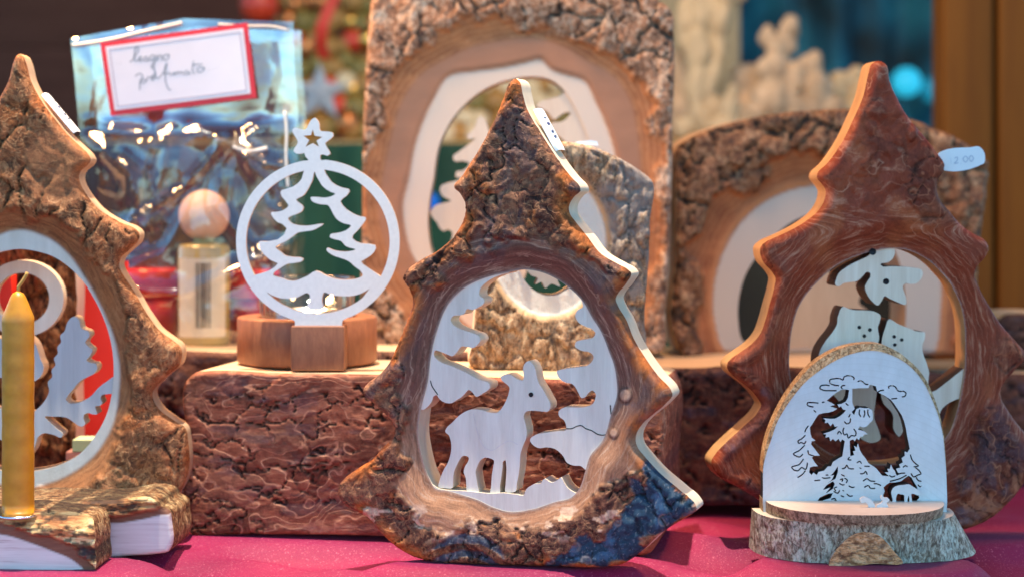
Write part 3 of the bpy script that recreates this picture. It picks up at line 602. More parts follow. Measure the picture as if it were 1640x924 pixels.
# ================================================================== small arch scene (right front)
PS = Plane(1372, 1.037, 0, z0=0.0)
scene_t = thing('winter_scene_arch', 'small pale arch with fir trees and deer cut out, on a half-log base', 'wood ornament', PS)
f_out = [(1223,824),(1222,780),(1223,743),(1229,720),(1236,700),(1243,679),(1256,655),(1272,632),(1290,611),(1311,594),(1332,580),(1353,570),(1372,564),(1392,561),(1408,562),(1422,566),(1440,574),(1456,585),(1470,599),(1481,615),(1493,640),(1503,666),(1510,695),(1513,722),(1516,769),(1515,824)]
r_out = [(1219,824),(1219,780),(1219,740),(1224,712),(1231,688),(1243,660),(1258,633),(1276,608),(1297,585),(1318,569),(1341,557),(1364,550),(1388,547),(1406,547),(1422,551),(1440,560),(1457,573),(1473,588),(1487,608),(1499,634),(1508,662),(1514,692),(1517,722),(1519,770),(1518,824)]
voidR = [(1365,622),(1378,621),(1391,621),(1393,615),(1403,618),(1405,627),(1417,633),(1426,639),(1432,646),(1438,655),(1444,664),(1448,674),(1451,686),(1453,698),(1455,708),(1457,718),(1453,724),(1449,722),(1449,729),(1444,733),(1446,740),(1440,743),(1442,748),(1435,750),(1438,756),(1442,758),(1436,761),(1433,753),(1430,750),(1427,743),(1425,750),(1421,750),(1423,755),(1417,756),(1424,762),(1413,761),(1408,755),(1403,749),(1397,745),(1391,741),(1386,733),(1381,727),(1377,720),(1374,709),(1372,716),(1368,713),(1370,721),(1366,722),(1368,728),(1362,730),(1361,716),(1361,705),(1366,703),(1369,706),(1372,701),(1376,704),(1378,698),(1382,699),(1384,695),(1390,695),(1384,690),(1374,687),(1377,682),(1383,684),(1388,682),(1393,677),(1398,672),(1398,664),(1397,656),(1391,653),(1384,653),(1377,652),(1371,655),(1368,664),(1364,659),(1369,654),(1365,645),(1365,634)]
voidL = [(1360,624),(1354,623),(1348,623),(1340,628),(1332,634),(1324,641),(1331,644),(1337,648),(1329,650),(1341,654),(1334,658),(1327,660),(1318,661),(1311,663),(1306,670),(1300,680),(1297,684),(1298,693),(1300,700),(1306,705),(1300,706),(1299,711),(1306,720),(1313,729),(1306,729),(1300,732),(1305,740),(1310,746),(1303,746),(1297,748),(1296,756),(1300,760),(1303,756),(1308,760),(1311,755),(1320,753),(1326,746),(1331,746),(1334,739),(1342,734),(1349,730),(1351,718),(1353,706),(1349,703),(1346,707),(1343,702),(1338,706),(1334,702),(1330,706),(1328,699),(1322,700),(1323,695),(1318,694),(1328,691),(1337,687),(1342,682),(1337,683),(1334,677),(1330,682),(1326,676),(1321,677),(1322,672),(1318,669),(1328,670),(1337,670),(1345,666),(1351,661),(1355,656),(1350,655),(1347,650),(1344,652),(1341,647),(1348,646),(1355,642),(1358,636),(1359,630)]
voidD = [(1415,780),(1419,776),(1425,772),(1434,772),(1443,770),(1449,765),(1455,761),(1460,764),(1463,770),(1468,778),(1471,788),(1472,797),(1466,803),(1458,806),(1440,808),(1414,810),(1413,806),(1417,801),(1414,793),(1417,786)]
sm = [[(1342,746),(1335,756),(1330,761),(1336,760),(1332,768),(1325,773),(1338,766),(1342,755)], [(1334,770),(1324,776),(1318,784),(1330,780),(1322,790),(1334,782),(1337,774)], [(1326,790),(1313,796),(1309,802),(1313,806),(1318,801),(1330,797),(1334,789)]]
def zz(pts): return cr(pts, 1.5, False)
kerfs = [
 [(1344,617),(1336,616),(1329,612),(1329,608),(1336,606),(1346,606),(1350,608),(1352,603),(1357,601),(1364,602),(1368,605),(1367,608)],
 [(1329,617),(1321,616),(1314,618),(1313,621),(1318,624),(1330,625),(1340,625)],[(1354,617),(1349,617),(1347,620),(1350,622)],
 [(1373,611),(1377,609),(1382,611),(1385,614),(1391,615)],[(1405,628),(1410,625),(1416,624)],
 [(1424,622),(1423,619),(1428,617),(1434,619),(1437,624),(1440,626),(1447,626),(1451,629),(1449,634),(1444,635)],[(1437,637),(1431,638),(1427,638)],
 [(1303,651),(1297,650),(1293,648),(1293,645),(1300,644),(1311,645)],[(1303,656),(1307,660)],[(1316,644),(1321,643)],
 [(1295,681),(1290,688),(1289,692)],[(1290,696),(1284,702),(1278,706),(1279,709),(1284,708),(1288,710),(1291,705)],[(1289,712),(1281,720),(1271,727),(1274,729),(1281,731),(1286,726)],
 [(1287,734),(1280,743),(1268,748),(1272,752),(1278,753),(1284,748),(1290,751),(1293,740)],[(1290,753),(1284,760),(1277,764)],[(1294,720),(1295,726),(1302,729),(1307,731)],
 [(1352,674),(1356,678),(1361,676),(1362,669)],[(1352,684),(1350,690),(1353,696),(1356,694),(1359,701),(1363,697),(1370,697),(1371,692),(1367,686)],
 [(1377,655),(1376,662),(1379,667)],[(1384,656),(1385,662),(1383,668)],[(1390,655),(1390,662),(1393,668)],
 [(1348,750),(1354,748),(1356,744),(1359,749),(1368,750)],[(1347,759),(1353,762)],[(1344,773),(1350,776),(1353,775)],[(1335,786),(1342,789),(1345,784)],[(1349,784),(1352,786)],[(1346,793),(1352,795)],[(1331,799),(1338,798),(1337,802),(1346,802)],[(1361,731),(1358,735),(1364,736)],
 [(1377,758),(1384,757),(1386,754),(1389,760)],[(1382,770),(1389,766),(1393,769),(1402,770)],[(1384,746),(1393,746)],[(1399,774),(1404,774),(1411,777)],[(1304,769),(1314,768)],[(1316,764),(1320,765),(1330,764)],[(1322,760),(1327,760)],
 [(1458,727),(1461,736),(1468,743),(1471,745),(1463,747)],[(1466,748),(1473,754),(1475,758),(1470,760),(1463,763),(1459,757)],[(1467,763),(1471,769),(1476,770)],[(1470,775),(1474,779),(1476,777)],[(1425,770),(1434,768),(1443,765),(1452,760)],[(1446,748),(1450,745),(1454,747)],[(1436,760),(1444,757),(1450,757)]]
kerfs += [[(1340,800),(1334,804),(1326,803)],[(1352,765),(1357,768),(1355,773)],[(1341,779),(1336,781),(1339,786)],[(1356,790),(1361,794),(1366,793)],[(1323,806),(1332,809),(1345,808)],[(1359,777),(1365,780),(1369,779)],
 [(1345,768),(1350,766),(1348,771)],[(1353,803),(1360,806),(1365,804)],[(1384,780),(1391,777),(1394,781),(1402,781)],[(1372,741),(1377,738),(1380,742)],[(1376,748),(1380,750)],[(1424,760),(1428,763),(1434,761)],[(1348,695),(1344,690),(1341,695)],[(1354,645),(1359,649)],[(1362,662),(1359,668)]]
def rel_disc(P, do, dh): return 0 * do, {}
face = carve('arch_panel', scene_t, PS, f_out, [], thick=.010, mats=[M['disc'], M['kerf']], step=4, grid=6, open_=[cr(v, 50) for v in (voidR, voidL, voidD)] + [np.array(s_, float) for s_ in sm] + [ribbon(zz(k), 2.1) for k in kerfs])
M['bark_thin'] = bark('thin_bark_rim', lin(140, 108, 74), lin(186, 150, 106), lin(222, 194, 150), 160, (1, 1, 1), bump=.0006)
def rel_rim(P, do, dh):
    return .0002 - .006 * ss(16, 0, do) * 0 - (dh / F) * .55 + .0004 * fbm(P[:, 0] / 6, P[:, 1] / 6, 2), dict(crk=0 * do)
r_out = [(x + (1370 - x) * .022, y + (700 - y) * .022 if y < 800 else y) for x, y in r_out]
carve('bark_rim', face, PS, r_out, [f_out], thick=.0135, grid=3, mats=[M['bark_thin'], M['bark_thin']], relief=rel_rim)
dr = [(1417,806),(1422,804),(1427,800),(1426,792),(1425,786),(1428,779),(1436,775),(1444,774),(1453,773),(1460,777),(1465,780),(1470,784),(1473,788),(1468,791),(1463,789),(1458,788),(1458,798),(1459,806),(1455,806),(1454,798),(1453,791),(1451,797),(1450,806),(1447,806),(1446,798),(1445,790),(1440,789),(1436,788),(1433,794),(1433,800),(1436,806),(1430,806),(1428,806),(1420,809)]
carve('grazing_deer', scene_t, PS, dr, [], thick=.010, mats=[M['disc'], M['burnt']], y0=-.004, step=2)
sq = [(1368,797),(1366,791),(1370,788),(1377,789),(1384,793),(1388,799),(1391,806),(1393,800),(1398,798),(1401,794),(1398,790),(1400,785),(1404,789),(1409,789),(1412,793),(1407,797),(1410,803),(1408,809),(1400,812),(1412,815),(1373,815),(1384,812),(1380,808),(1378,800),(1374,796)]
PSq = Plane(1390, 1.015, 0)
sqv = carve('squirrel', scene_t, PS, [(a, b - 3) for a, b in sq], [], thick=.002, mats=[M['disc'], M['disc']], y0=-.022, step=2)
# slab and half-log base, in the local frame of the thing (x right, -y to the viewer, z up)
def arc_block(name, par, xs, depth_front, z0, z1, mats, flare=(0, 0), notch=None, back=.0, K=60, rows=8, rel=0.0, tagatt=True, power=2.2, tilt=(0, 0)):
    """D-shaped slab: straight back, bowed front"""
    xl, xr = xs; V = []; cx = (xl + xr) / 2; rx = (xr - xl) / 2; tri = []
    ring_ = []
    for j in range(rows + 1):
        t = j / rows; z = z0 + (z1 - z0) * t
        for i in range(K + 1):
            a = math.pi * i / K; ca, sa = -math.cos(a), math.sin(a)
            x = cx + rx * (abs(ca) ** (2 / power)) * (1 if ca > 0 else -1); y = -depth_front * (sa ** (2 / power))
            fx = flare[0] if x < cx else flare[1]
            x += (1 - t) * fx * abs(ca); y += (1 - t) * 0.004
            r = rel * (fbm(np.array([x * 160.]), np.array([z * 160.]), 4, 5)[0] - .5)
            zz_ = z + (tilt[0] + (tilt[1] - tilt[0]) * (x - xl) / (xr - xl)) * t
            V.append((x, y - r + back, zz_))
    W_ = K + 1
    Fc = [(j * W_ + i, j * W_ + i + 1, (j + 1) * W_ + i + 1, (j + 1) * W_ + i) for j in range(rows) for i in range(K)]
    mi = [0] * len(Fc); n = len(V)
    V += V[rows * W_:(rows + 1) * W_]; Fc.append(tuple(n + i for i in range(W_))); mi.append(1)
    n = len(V); V += [V[0], V[K], V[rows * W_ + K], V[rows * W_]]; Fc.append((n, n + 1, n + 2, n + 3)[::-1]); mi.append(1)
    n = len(V); V += V[0:W_]; Fc.append(tuple(n + i for i in range(W_))[::-1]); mi.append(1)
    o = mesh(name, V, Fc, mats, par, mi, True)
    return o
def X(px, Y, o): return (px - 820) / F * Y - o
xo = PS.o[0]
M['bark_grey'] = bark('grey_lichen_bark', lin(110, 84, 66), lin(160, 144, 120), lin(224, 218, 196), 110, (1.3, 1, .6), lichen=(lin(206, 210, 190), .75), bump=.0013)
M['bark_grey2'] = bark('thin_grey_bark', lin(124, 100, 76), lin(166, 144, 116), lin(208, 190, 160), 150, (1.2, 1, .5), bump=.0005)
base = arc_block('half_log_base', scene_t, (X(1211, 1.03, xo), X(1533, 1.03, xo)), .048, 0.0, .0215, [M['bark_grey'], M['cream']], flare=(-.001, .013), back=.012, K=140, rows=24, rel=.0022, power=2.6)
arc_block('ledge_slab', scene_t, (X(1233, 1.02, xo), X(1519, 1.02, xo)), .046, .0217, .0275, [M['bark_grey2'], M['cream']], back=-.0006, K=120, rows=6, rel=.0006, power=2.15)
# orange saw-cut scar of a side branch on the base
M['scar'] = bark('fresh_branch_scar', lin(176, 104, 70), lin(232, 160, 104), lin(248, 202, 158), 120, (.5, 1, 1.3), bump=.0008)
Pk = Plane(1385, 1.0015, 0)
scar = [(1328,903),(1336,884),(1350,868),(1366,856),(1386,851),(1404,855),(1420,868),(1434,885),(1446,899),(1400,902)]
def rel_scar(P, do, dh): return .0002 * ss(0, 14, do) + .0010 * (fbm(P[:, 0] / 9, P[:, 1] / 6, 3, 4) - .5), dict(crk=(fbm(P[:, 0] / 12, P[:, 1] / 5, 3, 14) > .62) * .6 * ss(0, 8, do))
sc = carve('branch_scar', base, Pk, scar, [], thick=.006, grid=3, mats=[M['scar'], M['bark_grey']], relief=rel_scar)
sc.location = (Pk.o[0] - xo, Pk.o[1] - PS.o[1], 0)
# ================================================================== tablecloth
M['cloth'] = None
def mk_cloth():
    t = NT('crimson_satin'); c = t.co(); w1 = t.noise(c, 800, 3, 0.8); w2 = t.noise(c, 9, 3)
    col = t.ramp(w2, [(0.3, (0.20, 0.005, 0.040, 1)), (0.7, (0.30, 0.008, 0.066, 1))])
    sp = t.ramp(t.noise(c, 1000, 1, 0.5), [(0.62, 0.0), (0.74, 1.0)])
    col = t.mix(t.math('MULTIPLY', sp, 0.5), col, (0.75, 0.22, 0.28, 1))
    t.p.inputs['Sheen Weight'].default_value = 0.10; t.p.inputs['Sheen Roughness'].default_value = 0.35; t.p.inputs['Sheen Tint'].default_value = (1, 0.45, 0.55, 1)
    r = t.ramp(w1, [(0.3, 0.50), (0.7, 0.66)])
    return t.fin(col, r, t.bump(w1, 0.0006, 0.9), 0.35)
M['cloth'] = mk_cloth()
nx, ny = 420, 300
gx = np.linspace(-0.75, 0.75, nx); gy = 0.62 + (np.linspace(0, 1, ny) ** 1.7) * 1.5
X_, Y_ = np.meshgrid(gx, gy); x = X_.ravel(); y = Y_.ravel()
fold = fbm(x * 7 + y * 2.5, y * 11, 3, 3)
z = -0.010 * ss(.35, .75, fold) - .0015 * fbm(x * 30, y * 34, 3, 9)
z += .008 * ss(0.11, 0.2, x) * ss(.975, .93, y + .12 * (x - .15)) * ss(.3, .1, x) * 0
for (ax, ay, bx, by, wd, hh) in ((-.20, .985, -.02, .955, .007, .0035), (-.14, 1.045, .0, .93, .006, .0025), (.085, 1.10, .22, 1.00, .012, .005), (.11, 1.16, .26, 1.06, .013, .005), (.05, 1.035, .14, 1.0, .010, .003), (-.26, 1.0, -.12, 1.09, .009, .003), (.08, .93, .30, .95, .010, .003), (-.3, .93, .0, .90, .012, .003)):
    P = np.stack([x, y], 1); d = dpoly(P, [(ax, ay), (bx, by)], False); z += hh * np.exp(-(d / wd) ** 2)
z -= .0035
# keep it pressed flat under the things that stand on it
def press(cx, cy, rx, ry):
    global z
    k = ss(1.25, .9, np.hypot((x - cx) / rx, (y - cy) / ry)); z = z * (1 - k) + (-.0003) * k
press(PC.o[0], 1.005, .07, .022); press(PO.o[0] + .02, 1.085, .09, .03); press(PS.o[0], 1.01, .06, .04); press(-.26, 1.0, .08, .04); press(-.07, 1.12, .15, .06)
z = np.minimum(z, .003)
V = np.stack([x, y, z], 1); idx = np.arange(nx * ny).reshape(ny, nx)
Q = np.stack([idx[:-1, :-1].ravel(), idx[:-1, 1:].ravel(), idx[1:, 1:].ravel(), idx[1:, :-1].ravel()], 1)
tag(mesh('tablecloth', V, Q, M['cloth']), 'crimson satin cloth spread over the stall table under the carvings', 'tablecloth')

g_ = plain('unseen_dark_ground', (.06, .055, .05), .9); V = [(-30, -30, -.85), (30, -30, -.85), (30, 30, -.85), (-30, 30, -.85)]  # unseen ground plane, added dark to cut sky light from below
tag(mesh('ground', V, [(0, 1, 2, 3)], g_, smooth=False), kind='structure')
# ================================================================== logs
M['pinebark'] = carved('flaky_pine_bark', lin(112, 58, 42), lin(134, 70, 48), lin(196, 144, 116), lin(44, 26, 22), lin(134, 70, 50), lin(206, 142, 108), freq=0.0, line_w=.07, line_amt=.2, spec=.14, hn=.10, hr=.02, strt=(.6, 1, 1.25), blue=(.05, .06, .09, 1), rough=.5, wscale=.75, K=13, flake_amt=.9, bumpd=.0024, tscale=30, tdet=3, n2m=.14, gm=.6)
def rel_log(seed=0, dark=0.0, sx=70, sy=34, deep=.004):
    def f(P, do, dh):
        x, y = P[:, 0] + seed * 311, P[:, 1] + seed * 173
        wx = fbm(x / 50, y / 50, 4, 1) - .5; wy = fbm(x / 50, y / 30, 4, 2) - .5
        f1, f2, cid = vor((x + wx * 110) / sx, (y + wy * 60) / sy, 3 + seed); e = f2 - f1
        g1, g2, c2 = vor((x + wx * 60) / (sx * .5), (y + wy * 40) / (sy * .6), 13 + seed); e2 = g2 - g1
        crack = (1 - ss(0, .06, e)) * ss(.46, .58, fbm(x / 90, y / 60, 2, 5 + seed))
        q = np.floor(fbm(x / 46 + wx, y / 30 + wy, 4, 6 + seed) * 9) / 9      # flakes lie in thin steps
        rnd = np.clip(do / 9, 0, 1)
        h = deep * (.30 * fbm(x / 110 + wx, y / 46 + wy, 3, 6 + seed) + .28 * ss(0, .10, e) * cid) - crack * .0024 - .003 * (1 - np.sqrt(np.clip(1 - (1 - rnd) ** 2, 0, 1))) + .0003 * fbm(x / 9, y / 8, 3, 7)
        return h, dict(bk=np.clip(.7 + .3 * ss(.4, .62, fbm(x / 40, y / 22, 4, 8 + seed)), 0, 1), tn=c2, bl=ss(.56, .66, fbm(x / 60, y / 16, 4, 9 + seed)) * .22, pl=0 * x, dh=do / 12, crk=np.clip(crack + dark, 0, 1), cm=0 * x)
    return f
P1 = Plane(303, 1.09, 11)
lg = [(304,602),(312,596),(330,594),(440,597),(560,599),(700,602),(900,608),(1035,612),(1052,616),(1058,628),(1059,760),(1057,850),(1050,874),(900,866),(700,862),(560,857),(440,856),(330,858),(310,860),(303,852),(302,720)]
log1 = thing('front_log_block', 'long split log block with flaky red-brown bark, behind the deer tree', 'log block', P1)
carve('log', log1, P1, lg, [], thick=.088, grid=3.0, mats=[M['pinebark'], M['top']], relief=rel_log(0), step=6, endmat=True)
def bp(px0, px1, pt, pb, Y, j=3, seed=1):
    r = random.Random(seed); top = [(px0 + (px1 - px0) * i / 8, pt + r.uniform(-j, j)) for i in range(1, 8)]; bot = [(px1 - (px1 - px0) * i / 8, pb + r.uniform(-j, j) * .4) for i in range(1, 8)]
    return [(px0, pt + 8), (px0 + 8, pt + 1)] + top + [(px1 - 8, pt + 1), (px1, pt + 8), (px1, pb - 6), (px1 - 6, pb)] + bot + [(px0 + 6, pb), (px0, pb - 6)]
def backlog(name, label, px0, px1, Y, ztop, zbot, depth, seed, grid=5, yaw=0):
    pt = HZ - (ztop - H0) * F / Y; pb = HZ - (zbot - H0) * F / Y
    p = Plane((px0 + px1) / 2, Y, yaw); t = thing(name, label, 'log block', p)
    carve('log', t, p, bp(px0, px1, pt, pb, Y, 2, seed), [], thick=depth, grid=grid, mats=[M['darkbark'], M['top']], relief=rel_log(seed, .12, 90, 40, .006), step=8, endmat=True)
    return t
M['darkbark'] = carved('rough_dark_bark', lin(98, 56, 40), lin(120, 66, 44), lin(170, 120, 90), lin(40, 24, 20), lin(92, 54, 40), lin(140, 92, 66), freq=0.0, line_w=.07, line_amt=.4, rough=.6, wscale=.7)
backlog('back_log_block', 'dark bark log behind the front log, carrying the bag and the tall arched panel', 165, 1010, 1.205, .0925, 0, .13, 1)
backlog('back_log_block', 'brown bark log between the deer tree and the owl tree, under the round-topped panel', 1016, 1440, 1.19, .0845, 0, .16, 2)
backlog('back_log_block', 'lower blurred log at the right edge behind the owl tree tip', 1470, 1800, 1.30, .0700, 0, .10, 3)
backlog('stacked_log_piece', 'short log piece lying on the lower log at the right edge', 1600, 1800, 1.32, .1080, .0700, .05, 4)

# ================================================================== candle and its holder
PH = Plane(150, 1.022, 3); PH2 = Plane(40, .987, 2)
holder = thing('log_candle_holder', 'split log with pale sawn faces and flaking bark holding the yellow candle', 'candle holder', PH)
A_face = cr([(150,843),(190,839),(230,832),(258,826),(268,826),(271,834),(271,878),(266,886),(252,889),(200,893),(150,897)], 6)
def rel_ha(P, do, dh):
    x, y = P[:, 0], P[:, 1]; d = sd(P, A_face) ; pl = ss(1.5, -1.5, d); w = fbm(x / 20, y / 8, 4, 5)
    bk = ss(10, 20, d + 14 * (w - .5)); q = np.floor(w * 7) / 7
    h = -.004 + bk * (.0035 * q + .002) + pl * .0003 - .0025 * (1 - np.sqrt(np.clip(1 - (1 - np.clip(do / 7, 0, 1)) ** 2, 0, 1)))
    return h, dict(pl=pl, bk=bk, crk=bk * ss(.56, .62, fbm(x / 26, y / 7, 4, 15)) * .8, lay=w)
def mk_holder():
    t = NT('flaking_bark_and_sawn_face'); c = t.co()
    n = t.noise(t.co((0.6, 1, 2.6)), 70, 5, 0.6, 0.5)
    bk = t.ramp(n, [(0.30, lin(70, 44, 30)), (0.42, lin(150, 94, 52)), (0.52, lin(196, 152, 96)), (0.62, lin(222, 198, 144)), (0.74, lin(176, 110, 56))])
    bk = t.mix(t.ramp(t.noise(c, 60, 3), [(.58, 0.), (.7, .8)]), bk, lin(60, 66, 76))
    cam_ = t.mix(t.noise(t.co((1, 1, 5)), 160, 3), lin(96, 60, 44), lin(140, 94, 72))
    col = t.mix(t.attr('bk'), cam_, bk)
    g = t.noise(t.co((.25, 1, 5), rot=(0, .14, 0)), 90, 4, .6, .3)
    pale = t.ramp(g, [(.28, lin(176, 150, 146)), (.40, lin(208, 198, 192)), (.75, lin(224, 218, 212))])
    col = t.mix(t.attr('pl'), col, pale)
    col = t.mix(t.math('MULTIPLY', t.attr('crk'), .9), col, (.02, .014, .01, 1))
    hb = t.math('MULTIPLY', n, t.attr('bk'))
    return t.fin(col, .7, t.bump(hb, .002), .3)
M['holder'] = mk_holder()
M['flake'] = bark('flaking_top_bark', lin(60, 40, 28), lin(140, 92, 54), lin(206, 176, 126), 80, (1, 1, 1), bump=.002)
ho = [(-90,808),(0,806),(60,803),(120,804),(180,802),(246,801),(252,806),(255,813),(264,817),(270,823),(271,834),(271,878),(266,886),(252,889),(200,893),(150,897),(60,903),(-90,908)]
carve('rear_log_half', holder, PH, ho, [], thick=.05, grid=3, mats=[M['holder'], M['flake']], relief=rel_ha, step=5)
B_face = cr([(-130,862),(-60,852),(-20,856),(8,860),(40,870),(80,885),(110,898),(128,912),(0,915),(-130,915)], 6)
def rel_hb(P, do, dh):
    x, y = P[:, 0], P[:, 1]; d = sd(P, B_face); pl = ss(1.5, -1.5, d); w = fbm(x / 18, y / 9, 4, 25)
    bk = ss(15, 24, d + 16 * (w - .5)); q = np.floor(w * 7) / 7
    h = -.005 + bk * (.005 * q + .001) + pl * .0003 - .0012 * ss(30, 80, d) * 0
    h = h - .010 * ss(850, 812, y) - .008 * ss(60, 150, x) * 0
    return h, dict(pl=pl, bk=bk, crk=bk * ss(.55, .6, fbm(x / 22, y / 8, 4, 35)) * .85, lay=w)
hb_ = [(-130,822),(-60,817),(0,818),(40,817),(80,821),(118,826),(143,832),(150,850),(151,880),(151,912),(120,914),(0,916),(-130,916)]
fb = carve('front_log_half', holder, PH, hb_, [], thick=.03, grid=3, mats=[M['holder'], M['flake']], relief=rel_hb, step=5)
# same local frame, shifted toward the viewer
bpy.data.objects.remove(fb)
fb = carve('front_log_half', None, PH2, hb_, [], thick=.034, grid=3, mats=[M['holder'], M['flake']], relief=rel_hb, step=5)
def adopt(o, par):
    bpy.context.view_layer.update(); mw = o.matrix_world.copy(); o.parent = par
    bpy.context.view_layer.update(); o.matrix_parent_inverse = par.matrix_world.inverted() @ mw @ o.matrix_basis.inverted()
adopt(fb, holder)
def mk_wax():
    t = NT('beeswax'); c = t.co(); n = t.noise(c, 160, 4); t.p.inputs['Subsurface Weight'].default_value = .5
    t.p.inputs['Subsurface Radius'].default_value = (.006, .003, .0008); t.p.inputs['Subsurface Scale'].default_value = 1.0
    return t.fin(t.ramp(n, [(.3, (.48, .19, .006, 1)), (.7, (.58, .25, .010, 1))]), .38, t.bump(t.noise(c, 90, 2), .00015), .5)
M['wax'] = mk_wax()
cx = (29 - 820) / F * .995; cz = .0268
cand = thing('yellow_candle', 'tall thin unlit yellow beeswax candle with tapered top and wick', 'candle', loc=(cx, .995, cz))
zt = (HZ - 440) / F * .995 + H0
hc = zt - cz
prof = [(0, 0), (.0079, 0), (.0081, .002)] + [(.0081 + .0001 * math.sin(i * 2.1), .002 + (hc - .026) * i / 24) for i in range(25)]
prof += [(.0080, hc - .0215), (.0068, hc - .0185), (.0052, hc - .0145), (.0040, hc - .0115), (.0028, hc - .0095), (.0010, hc - .0085), (0, hc - .0083)]
lathe('wax_body', prof, M['wax'], cand, n=48)
M['wick'] = plain('waxed_wick', (.55, .30, .06), .6); 
tubes('wick', [[(0, 0, hc - .0100), (.0003, 0, hc - .006), (.0022, 0, hc - .0035), (.0042, 0, hc - .0002), (.0046, 0, hc + .0012)]], .0009, M['wick'], cand)
M['metal'] = plain('silver_cup', (.75, .76, .78), .2, metal=1.0)
cup = lathe('metal_cup', [(0, 0), (.0098, 0), (.0102, .0004), (.0098, .0012), (.0086, .0012), (.0085, .0004), (0, .0004)], M['metal'], None, loc=(cx, .995, cz - .0006), n=48); adopt(cup, holder)

# ================================================================== ring ornament on its round base
PG = Plane(510, 1.086, 0)
zb = .0925
rt = thing('tree_ring_tealight_holder', 'white ring with fir tree and star on a round red-brown wood base', 'tealight holder', PG)
def uz(py, Y=1.086): return H0 - (py - HZ) * Y / F
circ = ell(509, 387, 131, 131, 72, -math.pi / 2)
star = [(494,257),(489,251),(488,246),(481,247),(474,246),(470,243),(473,236),(477,229),(472,218),(468,209),(471,205),(480,207),(489,208),(494,200),(500,191),(504,189),(507,191),(511,198),(513,210),(522,211),(533,214),(534,218),(528,224),(521,230),(525,239),(529,247),(524,250),(518,248),(514,248),(514,257)]
P_c = [p for p in circ if not (490 < p[0] < 518 and p[1] < 300)]
i0 = [i for i, p in enumerate(circ) if 490 < p[0] < 518 and p[1] < 300]
right = [p for p in circ[1:36] if p[0] >= 518]; left = [p for p in circ[36:] if p[0] <= 490]
bottomR = [p for p in right if not (p[0] < 549 and p[1] > 480)]; bottomL = [p for p in left if not (p[0] > 471 and p[1] > 480)]
dsc = star + bottomR + [(548,514),(548,521),(472,521),(472,514)] + bottomL
vA = [(487,273),(483,287),(478,293),(470,299),(459,303),(451,305),(449,309),(451,315),(457,322),(462,329),(460,333),(452,338),(443,340),(435,340),(434,343),(438,350),(444,356),(452,359),(459,366),(455,376),(445,384),(430,387),(416,387),(414,390),(416,399),(423,408),(432,416),(445,422),(440,428),(430,434),(418,438),(407,441)]
arcL = [p for p in ell(509, 387, 115, 115, 90, -math.pi / 2)]
def arc(a0, a1, r=115, n=26): return [(509 + r * math.sin(math.radians(a0 + (a1 - a0) * i / n)), 387 - r * math.cos(math.radians(a0 + (a1 - a0) * i / n))) for i in range(n + 1)]
voidA = vA + arc(-119, -12)
vB = [(519,272),(522,279),(526,285),(531,292),(538,297),(548,301),(558,303),(560,307),(555,314),(548,319),(545,323),(549,330),(555,336),(566,343),(576,347),(585,348),(586,352),(582,358),(574,368),(565,377),(564,382),(570,387),(578,390),(592,391),(601,393),(602,398),(599,404),(593,410),(585,415),(578,419),(582,424),(594,432),(610,443)]
voidB = vB + arc(118, 12)
vC = [(504,275),(506,281),(511,290),(516,298),(523,304),(530,308),(537,311),(530,315),(518,317),(506,316),(497,317),(499,322),(507,326),(516,328),(525,329),(529,334),(533,342),(540,352),(550,358),(562,362),(556,368),(547,372),(537,374),(529,376),(528,380),(534,383),(547,387),(553,394),(569,400),(558,403),(546,403),(534,401),(523,398),(523,401),(528,406),(535,410),(547,414),(559,419),(568,427),(578,435),(581,441),(572,446),(559,448),(547,448),(535,446),(526,443),(518,439),(511,435),(506,434),(501,436),(494,441),(483,446),(471,450),(461,449),(453,446),(442,443),(437,441),(438,438),(448,430),(460,423),(474,421),(484,418),(486,415),(482,413),(470,412),(456,409),(449,403),(441,396),(448,391),(457,387),(467,380),(477,373),(488,371),(501,369),(511,364),(518,359),(512,359),(500,361),(489,362),(477,361),(466,357),(461,350),(467,346),(478,342),(484,338),(486,333),(484,329),(480,326),(474,320),(479,317),(485,314),(491,307),(496,298),(501,287),(502,281)]
def arcb(x0, x1, n=20):
    out = []
    for i in range(n + 1):
        xx = x0 + (x1 - x0) * i / n; out.append((xx, 387 + math.sqrt(max(0, 115 ** 2 - (xx - 509) ** 2))))
    return out
voidD1 = cr([(426,467),(437,473),(448,477),(461,478),(474,477),(484,472),(493,469),(496,472),(496,479),(493,487),(492,493),(495,495),(506,496),(516,495),(518,492),(516,484),(516,477),(519,468),(530,472),(547,474),(560,474),(572,472),(584,467),(592,462)], 3, False).tolist() + arcb(588, 431)[1:-1]
sh = [(501,208),(504,218),(516,220),(507,226),(511,236),(501,230),(489,236),(495,225),(486,218),(498,217)]
M['white_mdf'] = M['white_board']
carve('ring_with_tree', rt, PG, dsc, [], thick=.004, grid=5, mats=[M['white_board'], plain('laser_cut_edge', (.55, .36, .22), .6)], step=3, hcurve=False, open_=[voidA, voidB, cr(vC, 3), voidD1, sh])
bx = lambda px, Y=1.086: (px - 820) / F * Y - PG.o[0]
